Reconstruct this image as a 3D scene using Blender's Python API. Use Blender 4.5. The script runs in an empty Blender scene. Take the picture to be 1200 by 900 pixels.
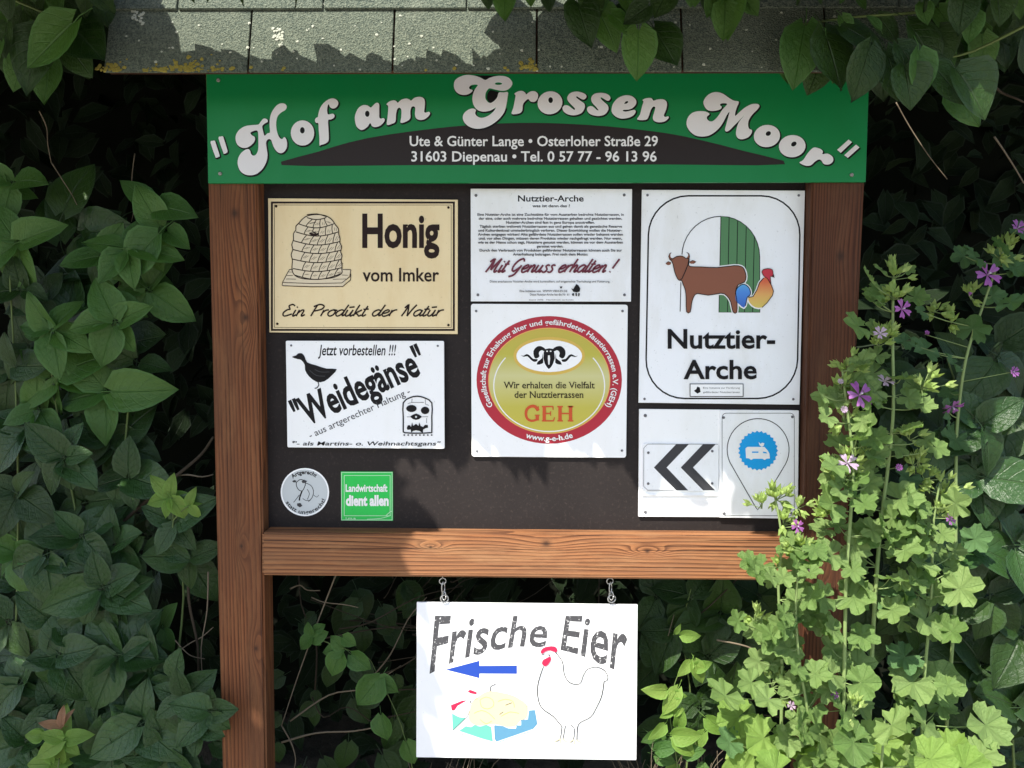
import bpy, bmesh, math, random
from mathutils import Vector, Matrix
from mathutils.geometry import tessellate_polygon
random.seed(11)
R = math.radians
scene = bpy.context.scene
COL = scene.collection
RU = random.uniform

# ------------------------------------------------------------------ camera
CY, CZ, FPX = -1.5, 1.35, 950.0
PITCH, YAW, ROLL = R(4.861), R(-1.187), R(0.261)
_cp, _sp, _cy, _sy, _cr, _sr = math.cos(PITCH), math.sin(PITCH), math.cos(YAW), math.sin(YAW), math.cos(ROLL), math.sin(ROLL)
FW = Vector((_sy*_cp, _cy*_cp, -_sp)); _rt = Vector((_cy, -_sy, 0)); _up = _rt.cross(FW)
RT = _rt*_cr + _up*_sr; UP = -_rt*_sr + _up*_cr
cam = bpy.data.cameras.new('camera'); cam.sensor_width = 36; cam.lens = FPX/1200*36
cam.clip_start = 0.02; cam.clip_end = 500
camo = bpy.data.objects.new('camera', cam); COL.objects.link(camo)
M = Matrix((RT, UP, -FW)).transposed().to_4x4(); M.translation = Vector((0, CY, CZ)); camo.matrix_world = M
scene.camera = camo

def P(px, py, Y=0.0):
    """the point of the vertical plane at depth Y that the photo's pixel px,py looks at"""
    d = RT*((px-600)/FPX) + UP*((450-py)/FPX) + FW
    t = (Y-CY)/d.y
    return Vector((d.x*t, Y, CZ + d.z*t))
def SC(Y=0.0):
    return (Y-CY)/FPX          # metres per photo pixel at depth Y

# ------------------------------------------------------------------ light
SUN = Vector((0.46, 0.60, -1.0)).normalized()          # direction the light travels
el = math.asin(-SUN.z); az = math.atan2(-SUN.x, -SUN.y)
w = bpy.data.worlds.new('World'); scene.world = w; w.use_nodes = True
nt = w.node_tree; bg = nt.nodes['Background']
sky = nt.nodes.new('ShaderNodeTexSky'); sky.sky_type = 'NISHITA'; sky.sun_disc = False
sky.sun_elevation = el; sky.sun_rotation = az; sky.air_density = 1.0; sky.dust_density = 1.5
nt.links.new(sky.outputs[0], bg.inputs[0]); bg.inputs[1].default_value = 0.13
sl = bpy.data.lights.new('sun', 'SUN'); sl.energy = 4.2; sl.angle = R(0.55); sl.color = (1.0, 0.95, 0.87)
so = bpy.data.objects.new('sun', sl); COL.objects.link(so)
so.rotation_mode = 'QUATERNION'; so.rotation_quaternion = SUN.to_track_quat('-Z', 'Y'); so.location = (-2, -3, 5)
scene.view_settings.view_transform = 'Standard'; scene.view_settings.look = 'None'
scene.view_settings.exposure = 1.2; scene.view_settings.gamma = 1
scene.render.engine = 'CYCLES'
try:
    scene.cycles.use_denoising = True; scene.cycles.max_bounces = 8; scene.cycles.transparent_max_bounces = 4
    scene.cycles.caustics_reflective = False; scene.cycles.caustics_refractive = False
except Exception: pass

# ------------------------------------------------------------------ node helpers
class NT:
    def __init__(s, name):
        s.m = bpy.data.materials.new(name); s.m.use_nodes = True; s.t = s.m.node_tree
        s.b = s.t.nodes['Principled BSDF']; s.out = s.t.nodes['Material Output']
    def n(s, typ, ins=None, **kw):
        nd = s.t.nodes.new('ShaderNode'+typ)
        for k, v in kw.items(): setattr(nd, k, v)
        for k, v in (ins or {}).items(): s.put(nd.inputs[k], v)
        return nd
    def put(s, sock, v):
        if isinstance(v, bpy.types.NodeSocket): s.t.links.new(v, sock)
        elif isinstance(v, bpy.types.Node): s.t.links.new(v.outputs[0], sock)
        else:
            if hasattr(sock.default_value, '__len__') and len(sock.default_value) == 4 and len(v) == 3: v = (*v, 1)
            sock.default_value = v
    def math(s, op, a, b=0.0, c=None):
        nd = s.n('Math', operation=op); s.put(nd.inputs[0], a); s.put(nd.inputs[1], b)
        if c is not None: s.put(nd.inputs[2], c)
        return nd.outputs[0]
    def mix(s, f, a, b, mode='MIX'):
        nd = s.n('Mix', data_type='RGBA', blend_type=mode)
        s.put(nd.inputs[0], f); s.put(nd.inputs[6], a); s.put(nd.inputs[7], b); return nd.outputs[2]
    def ramp(s, f, stops):
        nd = s.n('ValToRGB'); s.put(nd.inputs[0], f); e = nd.color_ramp.elements
        while len(e) < len(stops): e.new(0.5)
        for k, (p, c) in enumerate(stops): e[k].position = p; e[k].color = (*c, 1) if len(c) == 3 else c
        return nd.outputs[0]
    def noise(s, vec, scale, detail=4, rough=0.55):
        nd = s.n('TexNoise', {'Scale': scale, 'Detail': detail, 'Roughness': rough})
        if vec is not None: s.put(nd.inputs['Vector'], vec)
        return nd.outputs[0]
    def bump(s, h, strength=0.3, dist=0.002):
        nd = s.n('Bump', {'Height': h, 'Strength': strength, 'Distance': dist}); s.put(s.b.inputs['Normal'], nd)
    def scaled(s, vec, sc):
        nd = s.n('Mapping'); s.put(nd.inputs[0], vec); nd.inputs['Scale'].default_value = sc; return nd.outputs[0]

def srgb(r, g, b):
    f = lambda c: (c/255/12.92) if c/255 <= 0.04045 else ((c/255+0.055)/1.055)**2.4
    return (f(r), f(g), f(b))
def plain(name, col, rough=0.45, spec=0.4, var=0.06, metal=0.0):
    t = NT(name); co = t.n('TexCoord').outputs['Object']
    n = t.noise(co, 35, 5, 0.6)
    c = t.mix(t.math('MULTIPLY', n, var*2), col, tuple(x*0.55 for x in col))
    t.put(t.b.inputs['Base Color'], c); t.b.inputs['Roughness'].default_value = rough
    t.b.inputs['Specular IOR Level'].default_value = spec; t.b.inputs['Metallic'].default_value = metal
    return t.m

def enamel(name, col, dirt=(0.45, 0.43, 0.36), rough=0.32, amount=0.5):
    t = NT(name); co = t.n('TexCoord').outputs['Object']
    big = t.noise(t.scaled(co, (1, 1, 0.35)), 14, 6, 0.65)
    f = t.math('MULTIPLY', t.ramp(big, [(0.45, (0, 0, 0)), (0.8, (1, 1, 1))]), amount)
    spk = t.noise(co, 260, 2, 0.5)
    g = t.math('MULTIPLY', t.ramp(spk, [(0.70, (0, 0, 0)), (0.76, (1, 1, 1))]), 0.35)
    c = t.mix(f, col, tuple(a*b*1.6 for a, b in zip(col, dirt))); c = t.mix(g, c, tuple(x*0.4 for x in col))
    t.put(t.b.inputs['Base Color'], c)
    t.put(t.b.inputs['Roughness'], t.math('MULTIPLY_ADD', big, 0.25, rough-0.1))
    t.b.inputs['Specular IOR Level'].default_value = 0.28
    t.bump(t.noise(co, 7, 2), 0.15, 0.004)
    return t.m

def wood(name, axis, knots, tint=(1, 1, 1)):
    """larch with long dark growth rings along 'axis', bending round the knots"""
    t = NT(name); co = t.n('TexCoord').outputs['Object']
    sep = t.n('SeparateXYZ', {0: co}); X, Yc, Z = sep.outputs
    lon, lat = (Z, X) if axis == 'z' else (X, Z)
    st = t.scaled(co, (5, 5, 0.3) if axis == 'z' else (0.3, 5, 5))
    wob = t.noise(st, 2.2, 3, 0.5)
    band = t.math('ADD', t.math('MULTIPLY', lat, 135), t.math('MULTIPLY', wob, 8))
    band = t.math('ADD', band, t.math('MULTIPLY', Yc, 40))
    kmask = None
    for (kl, ka, s, amp) in knots:
        dl = t.math('MULTIPLY', t.math('SUBTRACT', lon, kl), 1/(s*3.2)); da = t.math('MULTIPLY', t.math('SUBTRACT', lat, ka), 1/s)
        d2 = t.math('ADD', t.math('MULTIPLY', dl, dl), t.math('MULTIPLY', da, da))
        band = t.math('ADD', band, t.math('MULTIPLY', t.math('POWER', 2.718, t.math('MULTIPLY', d2, -1.0)), amp))
        dl2 = t.math('MULTIPLY', dl, 2.4)
        dk = t.math('ADD', t.math('MULTIPLY', dl2, dl2), t.math('MULTIPLY', da, da))
        k = t.math('POWER', 2.718, t.math('MULTIPLY', dk, -9.0))
        kmask = k if kmask is None else t.math('MAXIMUM', kmask, k)
    saw = t.math('FRACT', band)
    ring = t.ramp(saw, [(0.0, (0.05,)*3), (0.45, (0.35,)*3), (0.80, (1,)*3), (0.93, (0.9,)*3), (1.0, (0.05,)*3)])
    fib = t.noise(t.scaled(co, (420, 420, 7) if axis == 'z' else (7, 420, 420)), 1, 4, 0.6)
    big = t.noise(t.scaled(co, (8, 8, 2) if axis == 'z' else (2, 8, 8)), 1.5, 4)
    light = tuple(a*b for a, b in zip((0.235, 0.094, 0.038), tint)); dark = tuple(a*b for a, b in zip((0.050, 0.017, 0.009), tint))
    c = t.mix(t.math('MULTIPLY', ring, 0.85), light, dark)
    c = t.mix(t.math('MULTIPLY', t.ramp(fib, [(0.45, (0,)*3), (0.7, (1,)*3)]), 0.45), c, (0.10, 0.035, 0.016))
    c = t.mix(t.ramp(big, [(0.38, (0,)*3), (0.62, (0.85,)*3)]), c, tuple(a*b for a, b in zip((0.12, 0.055, 0.028), tint)))
    ck = t.noise(t.scaled(co, (260, 260, 2.2) if axis == 'z' else (2.2, 260, 260)), 1, 2, 0.4)
    ckm = t.ramp(ck, [(0.66, (0,)*3), (0.69, (1,)*3)]); c = t.mix(t.math('MULTIPLY', ckm, 0.75), c, (0.03, 0.012, 0.008))
    wth = t.noise(t.scaled(co, (30, 30, 6) if axis == 'z' else (6, 30, 30)), 1, 5, 0.7); c = t.mix(t.ramp(wth, [(0.48, (0,)*3), (0.72, (0.5,)*3)]), c, tuple(a*b for a, b in zip((0.25, 0.125, 0.058), tint)))
    if kmask is not None: c = t.mix(t.math('MULTIPLY', kmask, 0.9), c, (0.035, 0.018, 0.012))
    t.put(t.b.inputs['Base Color'], c); t.b.inputs['Roughness'].default_value = 0.7; t.b.inputs['Specular IOR Level'].default_value = 0.2
    h = t.math('ADD', t.math('MULTIPLY', ring, -0.6), t.math('MULTIPLY', fib, 0.6)); h = t.math('SUBTRACT', h, t.math('MULTIPLY', ckm, 1.5)); t.bump(h, 0.7, 0.0014)
    return t.m

def leafmat(name, col, col2, trans=0.3, rough=0.38, vein=(1.6, 1.5, 1.5), per_island=False, spec=0.32):
    t = NT(name)
    uv = t.n('TexCoord').outputs['UV']; sep = t.n('SeparateXYZ', {0: uv})
    u = t.math('ABSOLUTE', t.math('MULTIPLY_ADD', sep.outputs[0], 2.0, -1.0)); v = sep.outputs[1]
    rnd = t.n('NewGeometry').outputs['Random Per Island'] if per_island else t.n('ObjectInfo').outputs['Random']
    co = t.n('TexCoord').outputs['Object']
    mott = t.noise(co, 5 if not per_island else 60, 6, 0.7)
    f = t.math('ADD', t.math('MULTIPLY', rnd, 0.7), t.math('MULTIPLY_ADD', mott, 1.1, -0.35))
    base = t.mix(f, col, col2)
    s = t.math('ABSOLUTE', t.math('SUBTRACT', t.math('FRACT', t.math('SUBTRACT', t.math('MULTIPLY', v, 6.0), t.math('MULTIPLY', u, 2.2))), 0.5))
    side = t.ramp(s, [(0.0, (0.6,)*3), (0.07, (0,)*3)])
    mid = t.ramp(u, [(0.0, (1,)*3), (0.06, (0,)*3)])
    vn = t.math('MAXIMUM', t.math('MULTIPLY', side, 0.45), mid)
    c = t.mix(t.math('MULTIPLY', vn, 0.75), base, tuple(min(a*b+0.02, 1) for a, b in zip(col, vein)))
    edge = t.ramp(t.math('ADD', u, t.math('MULTIPLY', mott, 0.25)), [(0.98, (0,)*3), (1.12, (1,)*3)]); c = t.mix(t.math('MULTIPLY', edge, 0.5), c, tuple(x*1.6+0.02 for x in col))
    sp_ = t.noise(co, 3.1 if not per_island else 90, 7, 0.8); c = t.mix(t.math('MULTIPLY', t.ramp(sp_, [(0.66, (0,)*3), (0.70, (1,)*3)]), 0.6), c, (0.10, 0.065, 0.02))
    t.put(t.b.inputs['Base Color'], c)
    t.b.inputs['Roughness'].default_value = rough; t.b.inputs['Specular IOR Level'].default_value = spec
    t.bump(t.math('ADD', t.math('MULTIPLY', vn, -0.8), t.math('MULTIPLY', t.noise(uv, 11, 4, 0.6), 1.0)), 0.7, 0.0035)
    tr = t.n('BsdfTranslucent'); t.put(tr.inputs[0], t.mix(0.5, c, tuple(min(x*2.2, 1) for x in (col[0]*1.3, col[1]*1.4, col[2]*0.5))))
    mx = t.n('MixShader', {0: trans}); t.put(mx.inputs[1], t.b.outputs[0]); t.put(mx.inputs[2], tr)
    t.put(t.out.inputs[0], mx); return t.m

# ------------------------------------------------------------------ object helpers
def thing(name, label, cat, loc=(0, 0, 0), group=None):
    o = bpy.data.objects.new(name, None); COL.objects.link(o); o.empty_display_size = 0.05
    o.location = loc; o['label'] = label; o['category'] = cat
    if group: o['group'] = group
    return o
def root_loc(o):
    v = Vector((0, 0, 0))
    while o is not None: v = v + o.location; o = o.parent
    return v
def link(name, me, parent=None, mat=None, label=None, kind=None):
    """links mesh data given in world coordinates, as a part of parent"""
    o = bpy.data.objects.new(name, me); COL.objects.link(o)
    if mat is not None and not me.materials: me.materials.append(mat)
    if parent is not None:
        o.parent = parent
        top = parent
        while top.parent is not None: top = top.parent
        if parent is top: o.matrix_parent_inverse = Matrix.Translation(-top.location)
        else: pass
    if label: o['label'] = label
    if kind: o['kind'] = kind
    return o
def mesh(name, vs, fs, smooth=False, uvs=None):
    me = bpy.data.meshes.new(name); me.from_pydata([tuple(v) for v in vs], [], fs)
    if uvs:
        ul = me.uv_layers.new(name='uv')
        for lp in me.loops: ul.data[lp.index].uv = uvs[lp.vertex_index]
    if smooth: me.shade_smooth()
    me.update(); return me
def box(a, b, bevel=0.0):
    bm = bmesh.new(); bmesh.ops.create_cube(bm, size=1)
    for v in bm.verts: v.co = Vector(((a[i]+b[i])/2 + v.co[i]*(b[i]-a[i]) for i in range(3)))
    if bevel: bmesh.ops.bevel(bm, geom=bm.edges[:], offset=bevel, segments=2, affect='EDGES')
    me = bpy.data.meshes.new('box'); bm.to_mesh(me); bm.free(); return me
def hexa(front, back, bevel=0.0):
    """slab from four front corners and four back corners (world points)"""
    vs = list(front)+list(back)
    bm = bmesh.new(); bv = [bm.verts.new(v) for v in vs]
    for f in ((0, 1, 2, 3), (7, 6, 5, 4), (0, 4, 5, 1), (1, 5, 6, 2), (2, 6, 7, 3), (3, 7, 4, 0)): bm.faces.new([bv[i] for i in f])
    bmesh.ops.recalc_face_normals(bm, faces=bm.faces[:])
    if bevel: bmesh.ops.bevel(bm, geom=bm.edges[:], offset=bevel, segments=2, affect='EDGES')
    me = bpy.data.meshes.new('slab'); bm.to_mesh(me); bm.free(); return me
class Tubes:
    def __init__(s): s.v, s.f = [], []
    def add(s, pts, r0, r1=None, n=6):
        r1 = r0 if r1 is None else r1; N = len(pts); base = len(s.v)
        for i, p in enumerate(pts):
            p = Vector(p); a = Vector(pts[max(i-1, 0)]); b = Vector(pts[min(i+1, N-1)])
            d = (b-a).normalized() if (b-a).length > 1e-9 else Vector((0, 0, 1))
            x = d.cross(Vector((0.13, 0.9, 0.21))).normalized(); y = d.cross(x)
            r = r0+(r1-r0)*i/max(N-1, 1)
            for k in range(n):
                an = 2*math.pi*k/n; s.v.append(p+x*math.cos(an)*r+y*math.sin(an)*r)
        for i in range(N-1):
            for k in range(n):
                a = base+i*n+k; b = base+i*n+(k+1) % n; s.f.append((a, b, b+n, a+n))
        s.f.append(tuple(base+k for k in reversed(range(n)))); s.f.append(tuple(base+(N-1)*n+k for k in range(n)))
    def mesh(s, name='tube'): return mesh(name, s.v, s.f, True)
def smooth_path(pts, k=4, closed=False):
    pts = [Vector(p) for p in pts]; n = len(pts); out = []
    for i in range(n if closed else n-1):
        if closed: a, b, c, d = pts[i-1], pts[i], pts[(i+1) % n], pts[(i+2) % n]
        else: a, b, c, d = pts[max(i-1, 0)], pts[i], pts[i+1], pts[min(i+2, n-1)]
        for j in range(k):
            t = j/k
            out.append(0.5*((2*b)+(c-a)*t+(2*a-5*b+4*c-d)*t*t+(3*b-a-3*c+d)*t*t*t))
    if not closed: out.append(pts[-1])
    return out

# ------------------------------------------------------------------ flat print on the signs
def ellipse(cx, cy, rx, ry, n=40, rot=0.0, a0=0, a1=360):
    o = []
    for i in range(n if a1-a0 == 360 else n+1):
        a = R(a0+(a1-a0)*i/n); x, y = rx*math.cos(a), ry*math.sin(a)
        o.append((cx+x*math.cos(rot)-y*math.sin(rot), cy+x*math.sin(rot)+y*math.cos(rot)))
    return o
def rrect(x0, y0, x1, y1, r, n=6):
    o = []
    for cx, cy, a in ((x1-r, y0+r, -90), (x1-r, y1-r, 0), (x0+r, y1-r, 90), (x0+r, y0+r, 180)):
        for i in range(n+1):
            t = R(a+90*i/n); o.append((cx+r*math.cos(t), cy+r*math.sin(t)))
    return o
def tr(pts, ox, oy, s): return [(ox+x/s, oy+y/s) for x, y in pts]
def sm(pts, k=3): return [(v.x, v.y) for v in smooth_path([(x, y, 0) for x, y in pts], k, True)]
def offset_loop(pts, d):
    n = len(pts); A = sum(pts[i][0]*pts[(i+1) % n][1]-pts[(i+1) % n][0]*pts[i][1] for i in range(n)); s = 1 if A > 0 else -1
    o = []
    for i in range(n):
        a, b = pts[i-1], pts[(i+1) % n]; dx, dy = b[0]-a[0], b[1]-a[1]; L = math.hypot(dx, dy) or 1
        o.append((pts[i][0]+dy/L*d*s, pts[i][1]-dx/L*d*s))
    return o
_textcache = {}
def text_mesh(s, weight):
    k = (s, weight)
    if k not in _textcache:
        c = bpy.data.curves.new('t', 'FONT'); c.body = s; c.size = 1; c.offset = weight; c.resolution_u = 3
        o = bpy.data.objects.new('t', c); COL.objects.link(o)
        me = bpy.data.meshes.new_from_object(o.evaluated_get(bpy.context.evaluated_depsgraph_get()))
        vs = [(v.co.x, v.co.y) for v in me.vertices]; fs = [tuple(p.vertices) for p in me.polygons]
        bpy.data.objects.remove(o); bpy.data.curves.remove(c); bpy.data.meshes.remove(me)
        _textcache[k] = (vs, fs)
    return _textcache[k]
CAP = 0.69
SCRIPT = {
 'a': (.92, [[(.75,.85),(.45,1),(.12,.7),(.08,.3),(.3,0),(.6,.25),(.78,.9)], [(.78,.95),(.7,.35),(.78,.02),(1.0,.25)]]),
 'd': (.95, [[(.75,.85),(.45,1),(.12,.7),(.08,.3),(.3,0),(.6,.25),(.8,.9)], [(.92,1.8),(.75,.6),(.78,.05),(1.0,.25)]]),
 'e': (.78, [[(.08,.45),(.4,.5),(.66,.75),(.5,1),(.2,.8),(.08,.4),(.25,0),(.55,.05),(.85,.35)]]),
 'h': (.82, [[(.2,1.8),(.1,.9),(.08,0)], [(.1,.5),(.4,.95),(.6,.85),(.55,.2),(.65,0),(.85,.25)]]),
 'i': (.4, [[(.15,.98),(.1,.2),(.2,0),(.42,.25)], [(.16,1.35),(.2,1.5)]]),
 'k': (.78, [[(.2,1.8),(.1,.9),(.08,0)], [(.65,.98),(.15,.45),(.4,.3),(.6,0),(.82,.2)]]),
 'l': (.38, [[(.2,1.8),(.08,.3),(.18,0),(.4,.25)]]),
 'n': (.84, [[(.12,.98),(.1,.5),(.08,0)], [(.1,.5),(.4,.97),(.6,.85),(.55,.2),(.65,0),(.87,.25)]]),
 'o': (.8, [[(.45,1),(.12,.75),(.08,.3),(.35,0),(.65,.25),(.7,.75),(.45,1),(.85,.9)]]),
 'r': (.62, [[(.12,.98),(.1,.5),(.08,0)], [(.1,.5),(.3,.9),(.6,1.0)]]),
 's': (.66, [[(.6,.85),(.4,1),(.2,.8),(.5,.4),(.45,.05),(.2,0),(.05,.15)]]),
 't': (.48, [[(.28,1.6),(.12,.3),(.22,0),(.48,.25)], [(-.02,1.08),(.5,1.12)]]),
 'u': (.88, [[(.12,.98),(.08,.3),(.25,0),(.5,.25),(.64,.98)], [(.64,.98),(.58,.2),(.68,0),(.9,.25)]]),
 'U': (.88, [[(.12,.98),(.08,.3),(.25,0),(.5,.25),(.64,.98)], [(.64,.98),(.58,.2),(.68,0),(.9,.25)], [(.15,1.38),(.65,1.46)]]),
 'E': (1.0, [[(.9,1.6),(.6,1.85),(.3,1.6),(.55,1.1),(.3,1.0),(.05,.5),(.3,0),(.95,.35)]]),
 'P': (1.05, [[(.3,1.7),(.2,.8),(.15,0)], [(.0,1.5),(.5,1.85),(1,1.6),(.9,1.1),(.25,.8)]]),
 'N': (1.2, [[(.1,1.3),(.35,1.85),(.3,.9),(.15,0)], [(.35,1.8),(.55,.9),(.7,0)], [(.7,0),(.9,1.0),(1.15,1.8)]]),
 'M': (1.5, [[(0,1.4),(.35,1.85),(.3,.9),(.15,0)], [(.38,1.85),(.5,1),(.6,.3)], [(.6,.3),(.85,1.1),(1.15,1.85)], [(1.15,1.85),(1.05,.3),(1.2,0),(1.4,.25)]]),
 'G': (1.25, [[(1.05,1.45),(.8,1.85),(.3,1.5),(.1,.7),(.4,.1),(.95,.7)], [(1.0,.95),(.75,-.3),(.2,-.6)]]),
 '!': (.4, [[(.3,1.8),(.2,1.1),(.12,.5)], [(.03,.0),(.06,.12)]]), ' ': (.55, [])}

class Art:
    """print on one sign: every layer lies a fraction of a millimetre proud of the one below"""
    def __init__(s, parent, Y): s.p, s.Y, s.k = parent, Y, 0
    def _Y(s): s.k += 1; return s.Y - 0.0002 - 0.00012*s.k
    def fill(s, name, mat, *loops, parent=None, uv=False):
        Y = s._Y(); vs = []
        for lp in loops: vs += [P(x, y, Y) for x, y in lp]
        tris = tessellate_polygon([[Vector((x, y, 0)) for x, y in lp] for lp in loops])
        fs = []
        for t in tris:
            a, b, c = (vs[i] for i in t); n = (b-a).cross(c-a)
            if n.length < 1e-14: continue
            fs.append(tuple(t) if n.y < 0 else tuple(reversed(t)))
        return link(name, mesh(name, vs, fs), parent or s.p, mat)
    def multi(s, name, mat, polys):
        Y = s._Y(); vs, fs = [], []
        for j, loops in enumerate(polys):
            if not isinstance(loops[0][0], (tuple, list)): loops = [loops]
            b0 = len(vs)
            for lp in loops: vs += [P(x, y, Y-0.00003*(j % 3)) for x, y in lp]
            for t in tessellate_polygon([[Vector((x, y, 0)) for x, y in lp] for lp in loops]):
                t = [b0+i for i in t]; a, b, c = (vs[i] for i in t); n = (b-a).cross(c-a)
                if n.length < 1e-14: continue
                fs.append(tuple(t) if n.y < 0 else tuple(reversed(t)))
        return link(name, mesh(name, vs, fs), s.p, mat)
    def lines(s, name, mat, strokes, smooth=3):
        """strokes: (points, width) or (points, start width, end width), widths in photo pixels"""
        Y0 = s._Y(); vs, fs = [], []
        for j, st in enumerate(strokes):
            pts, w0 = st[0], st[1]; w1 = st[2] if len(st) > 2 else w0
            Y = Y0 - 0.000022*(j % 5)
            closed = len(pts) > 3 and pts[0] == pts[-1]
            q = [(v.x, v.y) for v in smooth_path([(x, y, 0) for x, y in pts], smooth)] if smooth > 1 and len(pts) > 2 else list(pts)
            N = len(q); b0 = len(vs)
            for i, (x, y) in enumerate(q):
                a = q[max(i-1, 0)]; b = q[min(i+1, N-1)]
                if closed and i in (0, N-1): a, b = q[-2], q[1]
                dx, dy = b[0]-a[0], b[1]-a[1]; L = math.hypot(dx, dy) or 1
                h = (w0+(w1-w0)*i/(N-1))/2; nx, ny = -dy/L*h, dx/L*h
                vs.append(P(x+nx, y+ny, Y)); vs.append(P(x-nx, y-ny, Y))
            for i in range(N-1):
                a = b0+2*i; fs.append((a, a+1, a+3, a+2))
        me = mesh(name, vs, fs)
        return link(name, me, s.p, mat)
    def text(s, name, mat, body, x0, x1, base, cap, weight=0.0, shear=0.0, warp=None, serif=False):
        Y = s._Y(); vs, fs = text_mesh(body, weight); vs = list(vs); fs = list(fs)
        if serif:
            seen = set()
            for f in list(fs):
                n = len(f)
                for i in range(n):
                    a, b = f[i], f[(i+1) % n]; (xa, ya), (xb, yb) = vs[a], vs[b]
                    if abs(ya-yb) < 0.012 and 0.03 < abs(xa-xb) < 0.15:
                        key = (round((xa+xb)/2, 2), round(ya, 2))
                        if key in seen or not (abs(ya) < 0.02 or abs(ya-0.45) < 0.05 or ya > 0.62): continue
                        seen.add(key); m = (xa+xb)/2; hw = abs(xa-xb)/2+0.045; th = 0.035; sg = 1 if ya < 0.1 else -1
                        k = len(vs); vs += [(m-hw, ya), (m+hw, ya), (m+hw, ya+th*sg), (m-hw, ya+th*sg)]; fs.append((k, k+1, k+2, k+3))
        mx0 = min(v[0] for v in vs); mx1 = max(v[0] for v in vs)
        out = []
        for x, y in vs:
            u = (x-mx0)/(mx1-mx0); v = y/CAP
            if warp: px, py = warp(u, v)
            else: px, py = x0+(x1-x0)*u+shear*v*cap, base-v*cap
            out.append(P(px, py, Y))
        ff = []
        for f in fs:
            a, b, c = out[f[0]], out[f[1]], out[f[2]]; n = (b-a).cross(c-a); ff.append(f if n.y < 0 else tuple(reversed(f)))
        return link(name, mesh(name, out, ff), s.p, mat)
    def script(s, name, mat, body, x0, x1, base, xh, width, slant=0.35):
        adv = 0; st = []
        for ch in body:
            a, sts = SCRIPT[ch]
            for q in sts: st.append([(adv+x+slant*y, y) for x, y in q])
            adv += a
        k = (x1-x0)/adv
        return s.lines(name, mat, [([(x0+x*k, base-y*xh) for x, y in q], width) for q in st])

def plate(parent, corners, Y, th, mat, rad=0.0, name='plate'):
    """sign plate with real thickness from photo corners tl,tr,br,bl"""
    (ax, ay), (bx, by), (cx, cy), (dx, dy) = corners
    def bil(u, v): return ((ax*(1-u)+bx*u)*(1-v)+(dx*(1-u)+cx*u)*v, (ay*(1-u)+by*u)*(1-v)+(dy*(1-u)+cy*u)*v)
    W = bx-ax; H = dy-ay; rad = max(rad, 0.35)
    lp = [bil(x/W, y/H) for x, y in rrect(0, 0, W, H, rad, 4)]
    n = len(lp); F = [P(x, y, Y) for x, y in lp]; c = sum(F, Vector())/n
    e = 0.0006
    F2 = [f+(c-f).normalized()*e for f in F]
    vs = F2 + [f+Vector((0, e, 0)) for f in F] + [f+Vector((0, th, 0)) for f in F]
    fs = [tuple(range(n)), tuple(2*n+i for i in reversed(range(n)))]
    for i in range(n):
        j = (i+1) % n; fs += [(i, i+n, j+n, j), (i+n, i+2*n, j+2*n, j+n)]
    me = mesh(name, vs, fs); bm = bmesh.new(); bm.from_mesh(me); bmesh.ops.recalc_face_normals(bm, faces=bm.faces[:]); bm.to_mesh(me); bm.free()
    return link(name, me, parent, mat)
def screw(parent, px, py, Y, rpx=1.6, mat=None, depth=0.02, name='screw'):
    c = P(px, py, Y); r = rpx*SC(Y); vs, fs = [], []; n = 12
    prof = [(0.25, -0.0012), (0.35, -0.0021), (0.8, -0.0018), (1.0, 0.0), (0.55, 0.0005), (0.5, depth)]
    for q, y in prof:
        for k in range(n):
            a = 2*math.pi*k/n; vs.append(c+Vector((math.cos(a)*r*q, y, math.sin(a)*r*q)))
    for i in range(len(prof)-1):
        for k in range(n): a = i*n+k; b = i*n+(k+1) % n; fs.append((a, a+n, b+n, b))
    fs.append(tuple(range(n)))
    return link(name, mesh('screw', vs, fs, True), parent, mat)

# ------------------------------------------------------------------ materials
M_white = enamel('white_enamel', (0.84, 0.86, 0.88))
M_white2 = enamel('white_plastic', (0.86, 0.87, 0.87), rough=0.4, amount=0.2)
M_cream = enamel('cream_enamel', (0.78, 0.64, 0.38), dirt=(0.5, 0.42, 0.3))
M_black = plain('black_print', (0.008, 0.007, 0.008), 0.5, 0.15)
M_brownblack = plain('dark_brown_print', (0.018, 0.008, 0.006), 0.5, 0.15)
M_greytext = plain('grey_print', (0.045, 0.045, 0.05), 0.5, 0.2)
M_green = enamel('green_enamel', (0.003, 0.185, 0.048), dirt=(0.4, 0.5, 0.4), rough=0.42, amount=0.25)
M_let = plain('pale_grey_print', (0.74, 0.73, 0.74), 0.4, 0.3)
M_let_edge = plain('letter_edge_print', (0.76, 0.79, 0.78), 0.4, 0.3)
M_lens = plain('charcoal_print', (0.022, 0.016, 0.015), 0.5, 0.2)
M_paper = plain('white_print', (0.80, 0.80, 0.79), 0.4)
M_hive = plain('hive_print', (0.70, 0.60, 0.42), 0.4)
M_red = plain('crimson_print', (0.42, 0.015, 0.035), 0.35)
M_rim = plain('orange_line_print', (0.75, 0.36, 0.10), 0.4)
M_olive = plain('olive_yellow_print', (0.42, 0.37, 0.04), 0.35)
M_gold = plain('gold_print', (0.62, 0.42, 0.08), 0.35)
M_orange = plain('orange_red_print', (0.55, 0.075, 0.015), 0.35)
M_mitred = plain('wine_red_print', (0.13, 0.006, 0.025), 0.35)
M_cow = plain('cow_brown_print', (0.22, 0.070, 0.032), 0.4)
M_doorgreen = plain('door_green_print', (0.07, 0.20, 0.075), 0.4)
M_headred = plain('cock_red_print', (0.50, 0.02, 0.04), 0.4)
M_cyan = plain('sky_blue_print', (0.0, 0.32, 0.72), 0.35)
M_arrow = plain('blue_print', (0.012, 0.055, 0.34), 0.45)
M_pink = plain('pink_print', (0.48, 0.012, 0.06), 0.45)
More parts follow.
